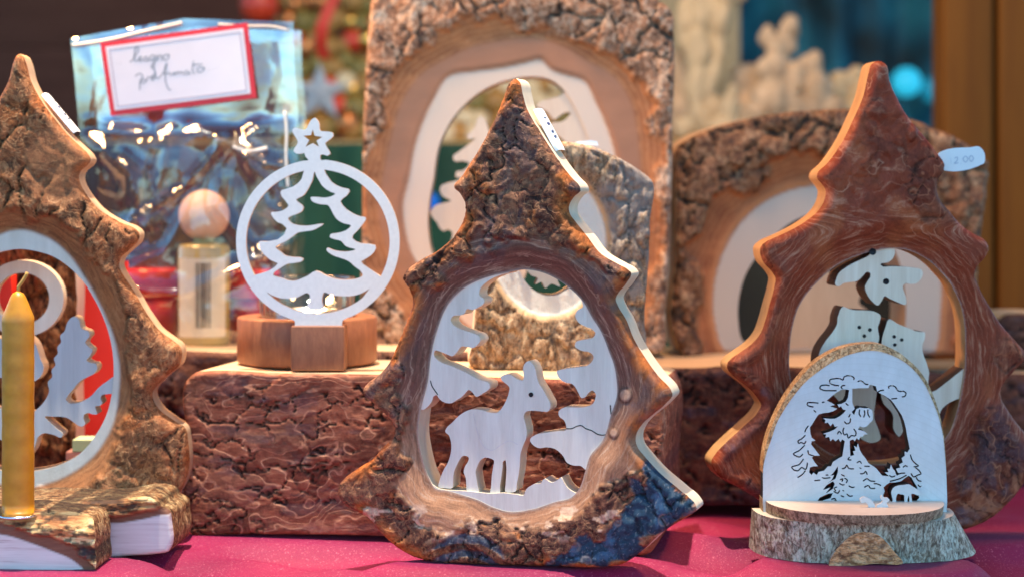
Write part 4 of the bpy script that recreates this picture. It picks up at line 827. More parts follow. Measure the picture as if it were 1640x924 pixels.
# round base with a drilled recess, cube in front holding the ring
zt_ = uz(512, 1.10)
R_ = .0405
bc = (bx(491.5, 1.13), .046, 0)
prof = [(0, zb), (R_ - .0015, zb), (R_, zb + .0015), (R_, zt_ - .0012), (R_ - .0006, zt_ - .0003), (R_ - .0015, zt_), (.0295, zt_), (.0288, zt_ - .0006), (.0285, zt_ - .014), (0, zt_ - .014)]
lathe('round_base', prof, M['redwood'], rt, loc=bc, n=72)
box('base_cube', (bx(467), -.0045, zb - .0003), (bx(553), .016, uz(521)), M['redwood'], rt, bev=.0008)
def mk_glass(name, tint=(1, 1, 1, 1), gl=.25):
    t = NT(name); t.n.remove(t.p); tr = t.n.new('ShaderNodeBsdfTransparent'); tr.inputs[0].default_value = tint
    g = t.n.new('ShaderNodeBsdfGlossy'); g.inputs['Roughness'].default_value = .04; fr = t.n.new('ShaderNodeLayerWeight'); fr.inputs[0].default_value = gl
    mx = t.n.new('ShaderNodeMixShader'); t.link(fr.outputs['Facing'], mx.inputs[0]); t.link(tr.outputs[0], mx.inputs[1]); t.link(g.outputs[0], mx.inputs[2]); t.link(mx.outputs[0], t.out.inputs[0]); return t.m
M['glass'] = mk_glass('clear_glass', (.90, .93, .93, 1), .22)
zg = uz(443, 1.13)
lathe('glass_cup', [(0, zt_ - .0138), (.0262, zt_ - .0138), (.0272, zt_ - .010), (.0278, zg - .001), (.0274, zg), (.0264, zg - .001), (.0256, zt_ - .010), (.0245, zt_ - .009), (0, zt_ - .009)], M['glass'], rt, loc=bc, n=64)
M['tin'] = plain('tealight_tin', (.7, .7, .72), .25, metal=1)
tl = lathe('tealight', [(0, zt_ - .0088), (.0185, zt_ - .0088), (.0185, zt_ + .004), (.0178, zt_ + .004), (.0178, zt_ + .002), (0, zt_ + .0022)], M['tin'], None, loc=(PG.o[0] + bc[0], PG.o[1] + bc[1], 0), n=40)
tag(tl, 'small metal tealight sitting inside the clear glass cup', 'tealight')

# ================================================================== tall arched panel
M['panelbark'] = bark('coarse_panel_bark', lin(60, 42, 34), lin(166, 112, 72), lin(214, 186, 148), 60, (1, 1, .8), lichen=(lin(196, 184, 160), .35), bump=.002)
def mk_panel(name, browns, pale=(.72, .60, .47, 1), sc_=1.0, bkc=None):
    t = NT(name); c = t.co(); w = t.noise(c, 22, 3, color=True); cw = t.vadd(c, w, .02)
    b = bkc or (lin(56, 42, 38), lin(164, 118, 84), lin(218, 196, 168))
    n = t.noise(cw, 55 * sc_, 6, .65); n2 = t.noise(cw, 210 * sc_, 5, .7)
    bk = t.ramp(n, [(.40, b[0]), (.47, b[1]), (.54, tuple(x * .7 for x in b[1][:3]) + (1,)), (.62, b[2])]); bk = t.mix(.5, bk, t.ramp(n2, [(.40, b[0]), (.5, b[1]), (.60, b[2])]))
    g3 = t.noise(cw, 620, 4, .7); bk = t.mix(t.ramp(g3, [(.36, .8), (.47, 0.0)]), bk, tuple(x * .3 for x in b[0][:3]) + (1,)); bk = t.mix(t.ramp(g3, [(.57, 0.0), (.67, .6)]), bk, b[2])
    gr = t.noise(t.vadd(t.co((1, 1, 2)), w, .02), 60, 4, .6)
    sm = t.mix(t.ramp(gr, [(.3, 0.), (.7, 1.)]), browns[0], browns[1])
    fr = t.math('FRACT', t.math('ADD', t.math('MULTIPLY', t.attr('dt'), .11), t.math('MULTIPLY', gr, 2.)))
    sm = t.mix(t.ramp(fr, [(0, 0.), (.4, 0.), (.5, .55), (.6, 0.), (1, 0.)]), sm, browns[3])
    tn = t.mix(t.ramp(gr, [(.3, 0.), (.7, 1.)]), browns[2], tuple(x * 1.15 for x in browns[2][:3]) + (1,))
    col = t.mix(t.attr('bk'), sm, bk); col = t.mix(t.attr('tn'), col, tn)
    pl = t.mix(t.noise(t.co((40, 40, 8)), 1.5, 3), tuple(x * .92 for x in pale[:3]) + (1,), pale)
    col = t.mix(t.attr('pl'), col, pl); col = t.mix(t.math('MULTIPLY', t.attr('crk'), .92), col, tuple(x * .25 for x in b[0][:3]) + (1,))
    return t.fin(col, .62, t.bump(t.math('MULTIPLY', t.math('ADD', n, t.math('MULTIPLY', n2, .6)), t.attr('bk')), .0016), .35)
def rel_panel(pc, tc, seed, bw=24, jag=40, sx=40, sy=52, deep=.005):
    def f(P, do, dh):
        x, y = P[:, 0], P[:, 1]; dp = sd(P, pc); dt = sd(P, tc); n = fbm(x / 50, y / 50, 4, seed)
        wx = fbm(x / 40, y / 40, 3, seed + 1) - .5; wy = fbm(x / 40, y / 40, 3, seed + 2) - .5
        pl = ss(2, -2, dp); tn = ss(4, -4, dt) * (1 - pl); bk = ss(-8, 8, dt - bw - (n - .5) * jag * 2)
        f1, f2, cid = vor((x + wx * 50) / sx, (y + wy * 60) / sy, seed + 3); e = f2 - f1
        g1, g2, c2 = vor((x + wx * 30) / (sx * .42), (y + wy * 30) / (sy * .36), seed + 5)
        crack = (1 - ss(0, .085, e)) * bk * ss(.35, .5, fbm(x / 80, y / 80, 2, seed + 4))
        edge = .002 * np.exp(-(dp / 4) ** 2) * 0
        h = .006 * ss(0, 60, dt) + .0018 * ss(-2, 8, dp) + bk * (deep * .45 * ss(0, .2, e) * (.3 + cid * .6) + deep * 1.2 * (fbm((x + wx * 30) / 30, (y + wy * 30) / 40, 5, seed + 9) - .3)) - crack * .003 - .004 * (1 - np.sqrt(np.clip(1 - (1 - np.clip(do / 9, 0, 1)) ** 2, 0, 1)))
        return h, dict(pl=pl, tn=tn, bk=bk, crk=np.clip(crack, 0, 1), dt=dt)
    return f
M['panel_a'] = mk_panel('arched_panel_face', (lin(136, 86, 54), lin(176, 118, 74), lin(158, 114, 86), lin(214, 164, 112)))
M['panel_b'] = mk_panel('round_panel_face', (lin(142, 78, 42), lin(176, 104, 58), lin(186, 120, 72), lin(206, 140, 86)), pale=(.62, .49, .37, 1), bkc=(lin(48, 32, 24), lin(140, 88, 52), lin(190, 146, 104)))
PA = Plane(830, 1.262, 0)
pa = thing('tall_arched_panel', 'tall thick bark-framed panel with a pale oval opening and fir trees, behind the deer tree', 'wood panel', PA)
a_out = [(593,30),(598,-2),(640,-14),(720,-22),(830,-28),(940,-22),(1020,-12),(1056,4),(1074,20),(1078,60),(1076,200),(1074,330),(1070,420),(1064,500),(1060,560),(1000,563),(850,564),(700,562),(600,560),(577,557),(578,480),(580,380),(582,230),(588,100)]
a_void = [(855,123),(880,127),(901,142),(925,180),(945,230),(957,290),(960,350),(950,420),(925,470),(880,500),(820,505),(760,480),(715,440),(692,405),(686,370),(687,325),(693,292),(704,230),(730,183),(776,143),(815,128)]
a_pale = cr([(867,97),(882,112),(910,122),(935,130),(952,160),(972,205),(990,270),(1000,350),(992,430),(960,500),(900,540),(820,550),(750,520),(700,460),(662,410),(648,360),(646,325),(654,292),(667,227),(692,165),(719,123),(760,115),(800,110),(840,102)], 8)
a_tan = cr([(853,62),(900,75),(940,98),(985,125),(1010,165),(1020,210),(1025,260),(1030,350),(1020,450),(990,530),(900,556),(820,558),(740,548),(690,500),(640,440),(614,380),(606,330),(612,292),(625,230),(645,162),(675,120),(716,95),(760,75),(800,67)], 8)
carve('frame', pa, PA, a_out, [a_void], thick=.035, grid=4, mats=[M['panel_a'], M['cream']], relief=rel_panel(a_pale, a_tan, 101), step=6)
fa = [(771,186),(776,190),(781,204),(786,216),(800,240),(812,262),(806,270),(826,300),(818,310),(842,340),(830,352),(850,390),(842,440),(800,500),(760,486),(722,452),(716,420),(722,390),(722,370),(716,368),(711,371),(704,366),(700,358),(692,348),(689,340),(695,331),(708,326),(722,322),(708,314),(704,304),(706,298),(715,294),(730,290),(744,286),(729,283),(730,276),(742,273),(752,262),(740,258),(727,258),(725,252),(735,243),(747,234),(759,225),(762,222),(750,223),(747,219),(756,210),(762,200),(765,190)]
carve('fir_silhouette', pa, PA, fa, [], thick=.026, mats=[M['cream'], M['cream']], y0=.003, step=4)
bra = [(893,130),(905,146),(900,152),(884,158),(866,163),(859,170),(866,174),(876,178),(882,186),(888,192),(896,186),(908,180),(914,180),(908,190),(897,196),(884,197),(880,202),(900,222),(935,262),(970,330),(990,330),(990,220),(950,150),(915,125)]
carve('branch_silhouette', pa, PA, bra, [], thick=.026, mats=[M['cream'], M['cream']], y0=.002, step=4)
# round-topped panel on the right
PB = Plane(1330, 1.29, -4)
pb_ = thing('round_topped_panel', 'round-topped bark panel with a pale ring and figure, behind the owl tree', 'wood panel', PB)
b_out = [(1084,235),(1105,220),(1150,203),(1200,190),(1260,181),(1330,176),(1400,180),(1470,198),(1530,224),(1564,246),(1577,262),(1574,310),(1565,365),(1560,460),(1556,562),(1450,566),(1300,567),(1180,566),(1090,564),(1078,540),(1080,420),(1080,300)]
b_void = [(1320,338),(1360,342),(1400,356),(1424,385),(1442,425),(1450,475),(1450,520),(1445,552),(1380,556),(1290,556),(1220,556),(1192,548),(1182,510),(1184,474),(1194,440),(1214,408),(1242,376),(1280,350)]
b_pale = cr([(1318,296),(1360,298),(1410,312),(1460,345),(1492,390),(1506,440),(1506,500),(1496,562),(1400,570),(1300,570),(1200,570),(1160,558),(1146,520),(1145,450),(1158,405),(1180,365),(1215,330),(1262,306)], 8)
b_tan = cr([(1318,286),(1366,288),(1416,302),(1468,336),(1502,384),(1516,440),(1516,500),(1506,570),(1400,580),(1300,580),(1200,580),(1150,566),(1136,520),(1135,450),(1148,400),(1172,356),(1210,320),(1258,296)], 8)
carve('frame', pb_, PB, b_out, [b_void], thick=.04, grid=5, mats=[M['panel_b'], M['tanwood']], relief=rel_panel(b_pale, b_tan, 131, bw=26, jag=44, sx=46, sy=70, deep=.008), step=6)
fg = [(1258,562),(1268,525),(1260,500),(1284,474),(1298,446),(1318,432),(1332,438),(1328,452),(1344,446),(1374,452),(1382,468),(1378,486),(1392,498),(1388,520),(1402,535),(1408,562),(1330,564)]
carve('figure_silhouette', pb_, PB, fg, [], thick=.03, mats=[M['tanwood'], M['tanwood']], y0=.004, step=5)
# slant-topped bark slab with an oval opening, between the deer tree and the tall panel
M['stumpbark'] = bark('ridged_grey_brown_bark', lin(66, 48, 36), lin(146, 108, 72), lin(190, 168, 142), 75, (1.6, 1, .55), lichen=(lin(132, 142, 158), .8), bump=.0022)
PT = Plane(890, 1.108, -3, 0)
st_t = thing('slant_topped_bark_slab', 'grey-brown bark slab with slanting top and oval opening right behind the deer tree', 'wood ornament', PT)
s_out = [(755,586),(757,545),(761,498),(766,462),(782,430),(795,380),(800,300),(830,240),(862,228),(905,228),(935,232),(960,240),(985,251),(1010,265),(1030,278),(1041,288),(1040,350),(1037,420),(1031,500),(1023,596),(985,599),(900,597),(820,592),(760,589)]
s_void = ell(881, 392, 57, 82, 30)
s_pale = cr(ell(878, 390, 92, 115, 30), 8)
def rel_stump(P, do, dh):
    x, y = P[:, 0], P[:, 1]; dp = sd(P, s_pale); pl = ss(3, -2, dp); wx = fbm(x / 30, y / 60, 4, 141) - .5; wy = fbm(x / 30, y / 30, 3, 142) - .5
    f1, f2, cid = vor((x + wx * 36) / 22, (y + wy * 40) / 48, 143); e = f2 - f1; bk = ss(0, 10, dp)
    h = .004 * ss(0, 40, dp) + .0012 * ss(-4, 4, dp) + bk * (.0028 * ss(0, .4, e) * (.3 + cid) + .0016 * fbm(x / 10, y / 12, 3, 144)) - .003 * (1 - np.sqrt(np.clip(1 - (1 - np.clip(do / 7, 0, 1)) ** 2, 0, 1)))
    return h, dict(pl=pl, crk=(1 - ss(0, .1, e)) * bk * .75 * ss(.35, .6, fbm(x / 60, y / 60, 2, 7)), tn=ss(12, 2, dp) * (1 - pl))
def mk_stump():
    t = NT('slab_bark_with_pale_rim'); m = M['stumpbark']
    c = t.co((1.4, 1, .8)); w = t.noise(c, 40, 3, color=True); cw = t.vadd(c, w, .012); n = t.noise(cw, 70, 6, .65); n2 = t.noise(cw, 260, 5, .7)
    b = (lin(58, 42, 34), lin(150, 108, 70), lin(196, 168, 132)); g3 = t.noise(cw, 620, 4, .7)
    bk = t.ramp(n, [(.40, b[0]), (.48, b[1]), (.62, b[2])]); bk = t.mix(.5, bk, t.ramp(n2, [(.40, b[0]), (.5, b[1]), (.6, b[2])])); bk = t.mix(t.ramp(g3, [(.36, .8), (.47, 0.0)]), bk, (.02, .014, .01, 1)); bk = t.mix(t.ramp(g3, [(.57, 0.0), (.67, .6)]), bk, b[2])
    sx_ = t.n.new('ShaderNodeSeparateXYZ'); t.link(t.co(), sx_.inputs[0])
    side = t.ramp(t.math('ADD', sx_.outputs[0], t.math('MULTIPLY', t.noise(t.co(), 30, 2), .02)), [(.010, 0.), (.040, 1.)])
    bk = t.mix(t.math('MULTIPLY', side, t.ramp(t.noise(c, 45, 5, .7), [(.42, .1), (.55, .8)])), bk, lin(140, 128, 120))
    col = t.mix(t.attr('tn'), bk, lin(206, 164, 118)); col = t.mix(t.attr('pl'), col, (.80, .72, .60, 1)); col = t.mix(t.attr('crk'), col, (.03, .02, .015, 1))
    return t.fin(col, .7, t.bump(t.math('ADD', n, t.math('MULTIPLY', n2, .6)), .0016), .35)
M['stump'] = mk_stump()
carve('slab', st_t, PT, s_out, [s_void], thick=.022, grid=3.5, mats=[M['stump'], M['cream']], relief=rel_stump, step=6)
lv = [(845,434),(852,442),(862,446),(858,456),(868,452),(874,462),(884,455),(898,460),(894,448),(904,442),(930,430),(945,400),(930,380),(916,410),(900,424),(884,430),(876,424),(868,436),(858,430),(846,426),(826,410),(820,420)]
carve('leaf_silhouette', st_t, PT, lv, [], thick=.014, mats=[M['cream'], M['redwood']], y0=.004, step=3)
tagp = carve('price_sticker', st_t, PT, [(920,228),(945,225),(956,227),(958,234),(930,232)], [], thick=.0004, mats=M['sticker'], y0=-.002, curve=False)

# ================================================================== things behind the left tree
PBB = Plane(40, 1.165, 0)
M['boardbark'] = bark('orange_brown_bark', lin(56, 34, 22), lin(146, 86, 46), lin(196, 134, 82), 60, (1.4, 1, .7), bump=.002)
bb = [(-150,400),(-60,392),(30,394),(90,398),(118,404),(123,440),(121,560),(124,700),(122,790),(0,800),(-150,796)]
def rel_bb(P, do, dh):
    x, y = P[:, 0], P[:, 1]; f1, f2, cid = vor(x / 34 + fbm(x / 30, y / 30, 3, 4), y / 60, 151); e = f2 - f1
    return .005 * ss(0, .4, e) * (.3 + cid) + .002 * fbm(x / 12, y / 12, 3, 5), dict(crk=(1 - ss(0, .1, e)) * .9)
tag(carve('bark_board', None, PBB, bb, [], thick=.02, grid=5, mats=[M['boardbark'], M['cream']], relief=rel_bb, step=6), 'upright orange-brown bark board behind the yellow candle', 'bark board')
M['red_card'] = plain('red_card', (.80, .025, .012), .5, var=.03)
PRC = Plane(140, 1.185, 0)
rc = carve('red_greeting_card', None, PRC, [(118,425),(205,418),(206,700),(120,702)], [], thick=.0015, mats=M['red_card'], curve=False)
tag(rc, 'plain bright red folded card standing behind the oak leaf cut-outs', 'card')
rc2 = carve('red_gift_box', None, Plane(0, 1.145, 0), [(-80,440),(18,436),(20,520),(-80,522)], [], thick=.012, mats=M['red_card'], curve=False)
tag(rc2, 'small red box behind the wooden ring at the left edge', 'box')
pk = plain('pinkish_wood', lin(150, 96, 86)[:3], .6)
rb = box('pinkish_block', (-.02, 0, 0), (.02, .03, .041), pk, None, bev=.001, loc=((160 - 820) / F * 1.13, 1.13, 0)); tag(rb, 'small dull pink wooden block low behind the left tree opening', 'block')
gs = box('green_edged_card', (-.016, 0, .041), (.016, .02, .0475), plain('pale_green_card', lin(170, 190, 150)[:3], .6), None, loc=((160 - 820) / F * 1.13, 1.13, 0)); tag(gs, 'pale green card lying on the dull pink block', 'card')
# ================================================================== cellophane bag and its contents
YB = 1.235; zB = .0925
M['red_item'] = plain('dark_red_tin', (.42, .03, .04), .35)
def at(px, py, Y): return ((px - 820) / F * Y, Y, H0 - (py - HZ) * Y / F)
M['glow_label'] = plain('cream_label', (.72, .66, .46), .5, var=.03)
M['oil'] = plain('yellowish_bottle_glass', (.42, .34, .12), .12, spec=.8)
M['ballwood'] = wood('turned_beech_ball', (.72, .50, .36, 1), (.55, .34, .22, 1), (30, 30, 30), 10)
bx0, _, _ = at(326, 500, YB + .02)
bot = thing('fragrance_bottle', 'small bottle with barcode label and wooden ball stopper inside the clear bag', 'bottle', loc=(bx0, YB + .022, zB))
hb2 = at(0, 388, YB + .02)[2] - zB; rb2 = 42 / F * YB
lathe('bottle_body', [(0, 0), (rb2 * .93, 0), (rb2, .002), (rb2, hb2 - .004), (rb2 * .92, hb2 - .0015), (rb2 * .6, hb2 - .001), (rb2 * .4, hb2), (rb2 * .4, hb2 + .003), (0, hb2 + .003)], M['oil'], bot, n=48)
rbl = 41 / F * YB
lathe('ball_stopper', [(rbl * math.sin(math.pi * i / 20), rbl * (1 - math.cos(math.pi * i / 20))) for i in range(21)], M['ballwood'], bot, loc=(0, 0, hb2 + .001), n=40)
# wrap-around label with barcode
def wrap(name, a0, a1, z0, z1, r, mat, par, loc=None):
    n = max(2, int(abs(a1 - a0) / 4)); V = []; 
    for i in range(n + 1):
        a = math.radians(a0 + (a1 - a0) * i / n)
        for zz in (z0, z1): V.append((math.sin(a) * r, -math.cos(a) * r, zz))
    return mesh(name, V, [(2 * i, 2 * i + 2, 2 * i + 3, 2 * i + 1) for i in range(n)], mat, par, loc=loc)
wl_ = wrap('label', -60, 62, .006, hb2 - .010, rb2 + .0003, M['glow_label'], bot)
rr = random.Random(3); V = []; Fc = []; a = -10
while a < 22:
    wv = rr.choice((.8, 1.2, 2.0)); k = len(V)
    for aa in (a, a + wv):
        for zz in (.012, hb2 - .013): V.append((math.sin(math.radians(aa)) * (rb2 + .0005), -math.cos(math.radians(aa)) * (rb2 + .0005), zz))
    Fc.append((k, k + 2, k + 3, k + 1)); a += wv + rr.choice((.9, 1.4, 2.2))
mesh('barcode_bars', V, Fc, M['kerf'], wl_, smooth=False)
for nm, px, py0, pr, lab in (('red_round_tin', 240, 430, 44, 'dark red round tin inside the clear bag left of the bottle'), ('red_round_tin', 408, 432, 40, 'dark red round tin inside the clear bag right of the bottle')):
    p0 = at(px, py0, YB + .045); r_ = pr / F * YB
    tin = thing(nm, lab, 'tin', loc=(p0[0], YB + .045, zB))
    hh = p0[2] - zB
    lathe('tin_body', [(0, 0), (r_, 0), (r_, hh * .62), (0, hh * .62)], M['red_item'], tin, n=40)
    lathe('tin_lid', [(0, hh * .62), (r_ * 1.04, hh * .62), (r_ * 1.04, hh * .95), (r_ * .98, hh), (0, hh)], plain('bright_red_lid', (.62, .035, .045), .25), tin, n=40)
# the bag: crumpled clear film
def mk_film():
    t = NT('clear_film'); t.n.remove(t.p); tr = t.n.new('ShaderNodeBsdfTransparent'); tr.inputs[0].default_value = (.93, .95, .96, 1)
    g = t.n.new('ShaderNodeBsdfGlossy'); g.inputs['Roughness'].default_value = .10; g.inputs['Color'].default_value = (1, 1, 1, 1)
    c = t.co(); n = t.noise(c, 22, 3, .5); b = t.bump(n, .002, .6); t.link(b, g.inputs['Normal'])
    sx_ = t.n.new('ShaderNodeSeparateXYZ'); t.link(c, sx_.inputs[0])
    up = t.ramp(sx_.outputs[2], [(.228, .06), (.236, .20)])
    lw = t.n.new('ShaderNodeLayerWeight'); lw.inputs[0].default_value = .3; t.link(b, lw.inputs['Normal'])
    f = t.math('ADD', t.math('MULTIPLY', t.ramp(t.noise(c, 16, 3, .5), [(.4, .5), (.62, 1.5)]), up), t.math('MULTIPLY', lw.outputs['Facing'], .34), clamp=True)
    mx = t.n.new('ShaderNodeMixShader'); t.link(f, mx.inputs[0]); t.link(tr.outputs[0], mx.inputs[1]); t.link(g.outputs[0], mx.inputs[2]); t.link(mx.outputs[0], t.out.inputs[0]); return t.m
M['film'] = mk_film()
PF = Plane(295, YB - .012, -2)
bag = thing('clear_gift_bag', 'crumpled clear film bag with a red-bordered handwritten card, on the back log', 'gift bag', PF)
outl = np.array([(113,62),(200,46),(295,30),(380,33),(470,35),(471,100),(478,178),(474,300),(476,440),(474,560),(330,562),(184,560),(182,500),(160,400),(140,300),(126,200),(119,120)], float)
creases = [[(218,352),(300,300),(365,226)],[(365,226),(440,300),(476,400)],[(365,226),(352,330),(405,400),(440,470)],[(198,462),(300,470),(380,430),(450,395)],[(170,240),(212,275),(236,352)],[(252,196),(236,262),(214,362)],
 [(120,205),(230,214),(330,204),(474,188)],[(300,200),(352,222),(420,262),(476,270)],[(180,420),(250,395),(300,300)],[(404,205),(400,260),(430,330),(474,350)],[(150,330),(190,345),(240,330)],[(300,480),(330,540),(440,556)],[(130,60),(180,120),(150,200)],[(430,40),(440,110),(420,190)]]
def bag_sheet(name, yoff, seed, amp, bulge):
    """stiff film with sharp creases"""
    q_ = np.concatenate([outl, outl[:1]]); ou = np.concatenate([np.linspace(q_[i], q_[i + 1], 12, endpoint=False) for i in range(len(outl))]); g = 4.5; lo = ou.min(0); hi = ou.max(0); X, Y = np.meshgrid(np.arange(lo[0], hi[0], g), np.arange(lo[1], hi[1], g)); ex = np.stack([X.ravel(), Y.ravel()], 1)
    ex = ex[inpoly(ex, ou)]; ex = ex[dpoly(ex, ou) > 3]; P, T = cdt([ou], ex); x, y = P[:, 0], P[:, 1]; do = dpoly(P, ou)
    h = amp * .8 * fbm(x / 110, y / 130, 2, seed) + bulge * ss(0, 70, do) * ss(190, 330, y) + .0008 * fbm(x / 26, y / 30, 3, seed + 4)
    r = random.Random(seed)
    for L in creases:
        d = dpoly(P, L, False); w = r.uniform(16, 34); h = h + r.choice((-1, 1, 1)) * amp * .5 * np.maximum(0, 1 - d / w) ** 1.6 + .0016 * np.maximum(0, 1 - d / 4)
    h = h * ss(0, 22, do) * (.12 + .88 * ss(180, 215, y)); u, v = PF.uv(P); V = np.stack([u, yoff - h, v], 1)
    return mesh(name, V, T, M['film'], bag)
bag_sheet('back_film', .068, 231, .004, 0)
bag_sheet('front_film', 0.0, 201, .011, .004)
# glints along the film's rim and folds, painted as pale tubes
M['glint'] = plain('pale_fold_glint', (.62, .66, .62), .2, spec=.8)
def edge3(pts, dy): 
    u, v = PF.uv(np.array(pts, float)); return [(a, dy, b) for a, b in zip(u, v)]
tubes('fold_glint', [edge3(cr([(116,74),(170,66),(230,52),(292,38)], 10, False), -.0015)], .0012, M['glint'], bag)
tubes('fold_glint', [edge3(cr([(350,40),(400,43),(440,44),(464,50)], 10, False), -.0015)], .0009, M['glint'], bag)
tubes('fold_glint', [edge3(cr([(458,180),(461,210),(460,250),(463,300)], 10, False), -.010)], .0009, M['glint'], bag)
tubes('fold_glint', [edge3(cr([(376,236),(400,243),(430,238)], 6, False), -.010)], .0011, M['glint'], bag)
# card with a red border
card = [(163,70),(398,38),(412,158),(180,187)]
cen = np.mean(np.array(card, float), 0)
def inset(k, q=card):
    q = np.array(q, float); n = len(q); out = []
    for i in range(n):
        a, b, c = q[i - 1], q[i], q[(i + 1) % n]; d1 = (b - a) / np.linalg.norm(b - a); d2 = (c - b) / np.linalg.norm(c - b)
        n1 = np.array([-d1[1], d1[0]]); n2 = np.array([-d2[1], d2[0]]); m = n1 + n2; m /= m @ n1; out.append(tuple(b + m * k))
    return out
M['card_red'] = plain('red_card_border', (.70, .022, .035), .45, var=.03); M['card_white'] = plain('white_card', (.74, .75, .78), .5, var=.02)
M['pencil'] = plain('grey_handwriting', (.16, .24, .30), .6); M['thin_line'] = plain('thin_grey_line', (.42, .36, .42), .6)
cardo = carve('handwritten_card', bag, PF, card, [], thick=.0008, mats=M['card_red'], curve=False, y0=-.0065)
carve('white_field', cardo, PF, inset(8), [], thick=.0004, mats=M['card_white'], curve=False, y0=-.0070)
q = inset(13); carve('thin_frame_line', cardo, PF, q, [inset(14.2)], thick=.0003, mats=M['thin_line'], curve=False, hcurve=False, y0=-.0072)
s_ = 5.777
def hw(pts): return [(160 + a / s_, 30 + b / s_) for a, b in pts]
wr = [
 ([(148,436),(152,428)],0),([(178,432),(183,424)],0),([(206,428),(212,418)],0),
 # legno
 ([(295,412),(325,385),(352,340),(372,300),(368,276),(350,278),(338,320),(335,370),(345,402),(360,402),(378,385)],1),
 ([(370,392),(390,385),(402,370),(395,360),(380,372),(380,395),(395,405),(415,392)],1),
 ([(455,362),(438,362),(424,380),(432,402),(450,396),(460,366),(462,400),(478,398)],1),
 ([(515,345),(492,350),(480,375),(490,398),(510,385),(522,350),(520,400),(515,440),(505,470),(492,460),(505,430),(545,390)],1),
 ([(542,340),(548,395),(560,360),(578,345),(586,362),(586,392),(598,390)],1),
 ([(640,342),(618,345),(602,370),(615,395),(640,385),(652,355),(638,340),(662,350)],1),
 # profumato
 ([(342,545),(365,525),(400,522),(412,540),(396,580),(388,620),(384,670)],1),([(388,615),(392,580),(415,570),(440,585),(425,605),(398,600)],1),
 ([(440,590),(455,570),(462,548),(472,552),(478,545)],1),
 ([(480,560),(500,540),(530,515),(520,560),(500,580),(496,555),(520,545),(545,560)],1),([(530,515),(518,480),(508,455)],1),
 ([(545,565),(575,545),(605,500),(625,440),(636,420),(630,450),(622,520),(624,590),(640,640),(660,668),(678,660)],1),([(600,520),(640,515),(660,505)],1),
 ([(660,500),(660,525),(678,530),(698,505),(700,528),(715,525)],1),
 ([(715,500),(718,530),(730,505),(745,500),(748,525),(762,505),(775,500),(782,525),(795,520)],1),
 ([(830,495),(812,492),(800,512),(812,528),(832,515),(838,495),(840,522),(855,518)],1),
 ([(880,400),(876,440),(870,490),(880,515),(898,505)],1),([(866,440),(900,434),(965,432)],1),
 ([(955,462),(925,462),(912,485),(925,505),(955,498),(975,478),(960,460),(990,470)],1),
 ([(1015,490),(1022,480)],0),([(1055,480),(1062,470)],0),([(1095,470),(1102,460)],0)]
scribble('handwriting', cardo, PF, [(hw(p), sm_) for p, sm_ in wr], 1.5, M['pencil'], -.0073)

# ================================================================== stall background
M['wall'] = wood('dark_stall_boards', (.15, .060, .042, 1), (.08, .030, .022, 1), (4, 4, 30), 10, rough=.95, spec=.08)
for i in range(9):
    z0 = -.3 + i * .17
    b = box('wall_board', (-1.5, 0, z0), (1.5, .02, z0 + .1695), M['wall'], None, bev=.003)
    if i == 0:
        wallo = thing('stall_back_wall', 'dark brown boarded back wall of the stall, out of focus at the upper left', 'wall', loc=(0, 2.6, 0))
    b.parent = wallo
sr = box('unseen_shade_roof', (-1.5, 1.27, 1.0), (1.5, 2.7, 1.03), M['wall']); tag(sr, 'unseen dark roof slab added to shade the back of the stall', 'roof')  # out-of-view slab, added to keep sky light off the background
# teal cloth hanging behind the right half
def drape(name, label, x0, x1, z0, z1, Y, mat, amp=.02, fr=14, cat='cloth'):
    nx, nz = 90, 24; V = []; 
    for j in range(nz + 1):
        for i in range(nx + 1):
            xx = x0 + (x1 - x0) * i / nx; zz = z0 + (z1 - z0) * j / nz
            V.append((xx, Y + amp * math.sin(xx * fr * 3.1 + .6 * math.sin(zz * 9)) + amp * .5 * math.sin(xx * fr * 7.3 + 1), zz))
    W_ = nx + 1; return tag(mesh(name, V, [(j * W_ + i, j * W_ + i + 1, (j + 1) * W_ + i + 1, (j + 1) * W_ + i) for j in range(nz) for i in range(nx)], mat), label, cat)
def xz(px, py, Y): p = at(px, py, Y); return p[0], p[2]
M['teal'] = NT('dark_teal_cloth'); _t = M['teal']; _c = _t.co(); M['teal'] = _t.fin(_t.ramp(_t.noise(_c, 9, 3, .5), [(.35, (.004, .012, .016, 1)), (.5, (.006, .07, .11, 1)), (.64, (.015, .16, .22, 1))]), .8)
M['green'] = plain('dark_green_cloth', (.008, .075, .035), .8, var=.3, vs=8)
drape('teal_backdrop', 'dark teal blue cloth hanging behind the figurines at the upper right', xz(1130, 0, 2.45)[0], xz(1600, 0, 2.45)[0], .1, .75, 2.45, M['teal'])
drape('green_shelf_cloth', 'dark green cloth hanging down the front of the back shelf', xz(452, 0, 1.86)[0], xz(1112, 0, 1.86)[0], -.02, .236, 1.86, M['green'], .006, 20)
drape('brown_shelf_cloth', 'dark brown cloth hanging behind the clear bag, left of the green cloth', -.75, xz(452, 0, 1.86)[0] - .002, -.02, .236, 1.858, plain('dark_brown_cloth', (.045, .024, .018), .85, var=.3, vs=10), .006, 20)
drape('black_shelf_cloth', 'almost black green cloth hanging behind the round-topped panel and the owl tree', xz(1112, 0, 1.86)[0] + .002, .62, -.02, .236, 1.858, plain('black_green_cloth', (.012, .016, .010), .85, var=.3, vs=12), .006, 20)
sh_ = box('back_shelf', (-.62, 1.868, .225), (.62, 2.3, .239), plain('shelf_top_ochre', (.42, .28, .10), .6), None, bev=.002); tag(sh_, 'ochre shelf top behind the panels carrying ornaments and figurines', 'shelf')
zs = .2392
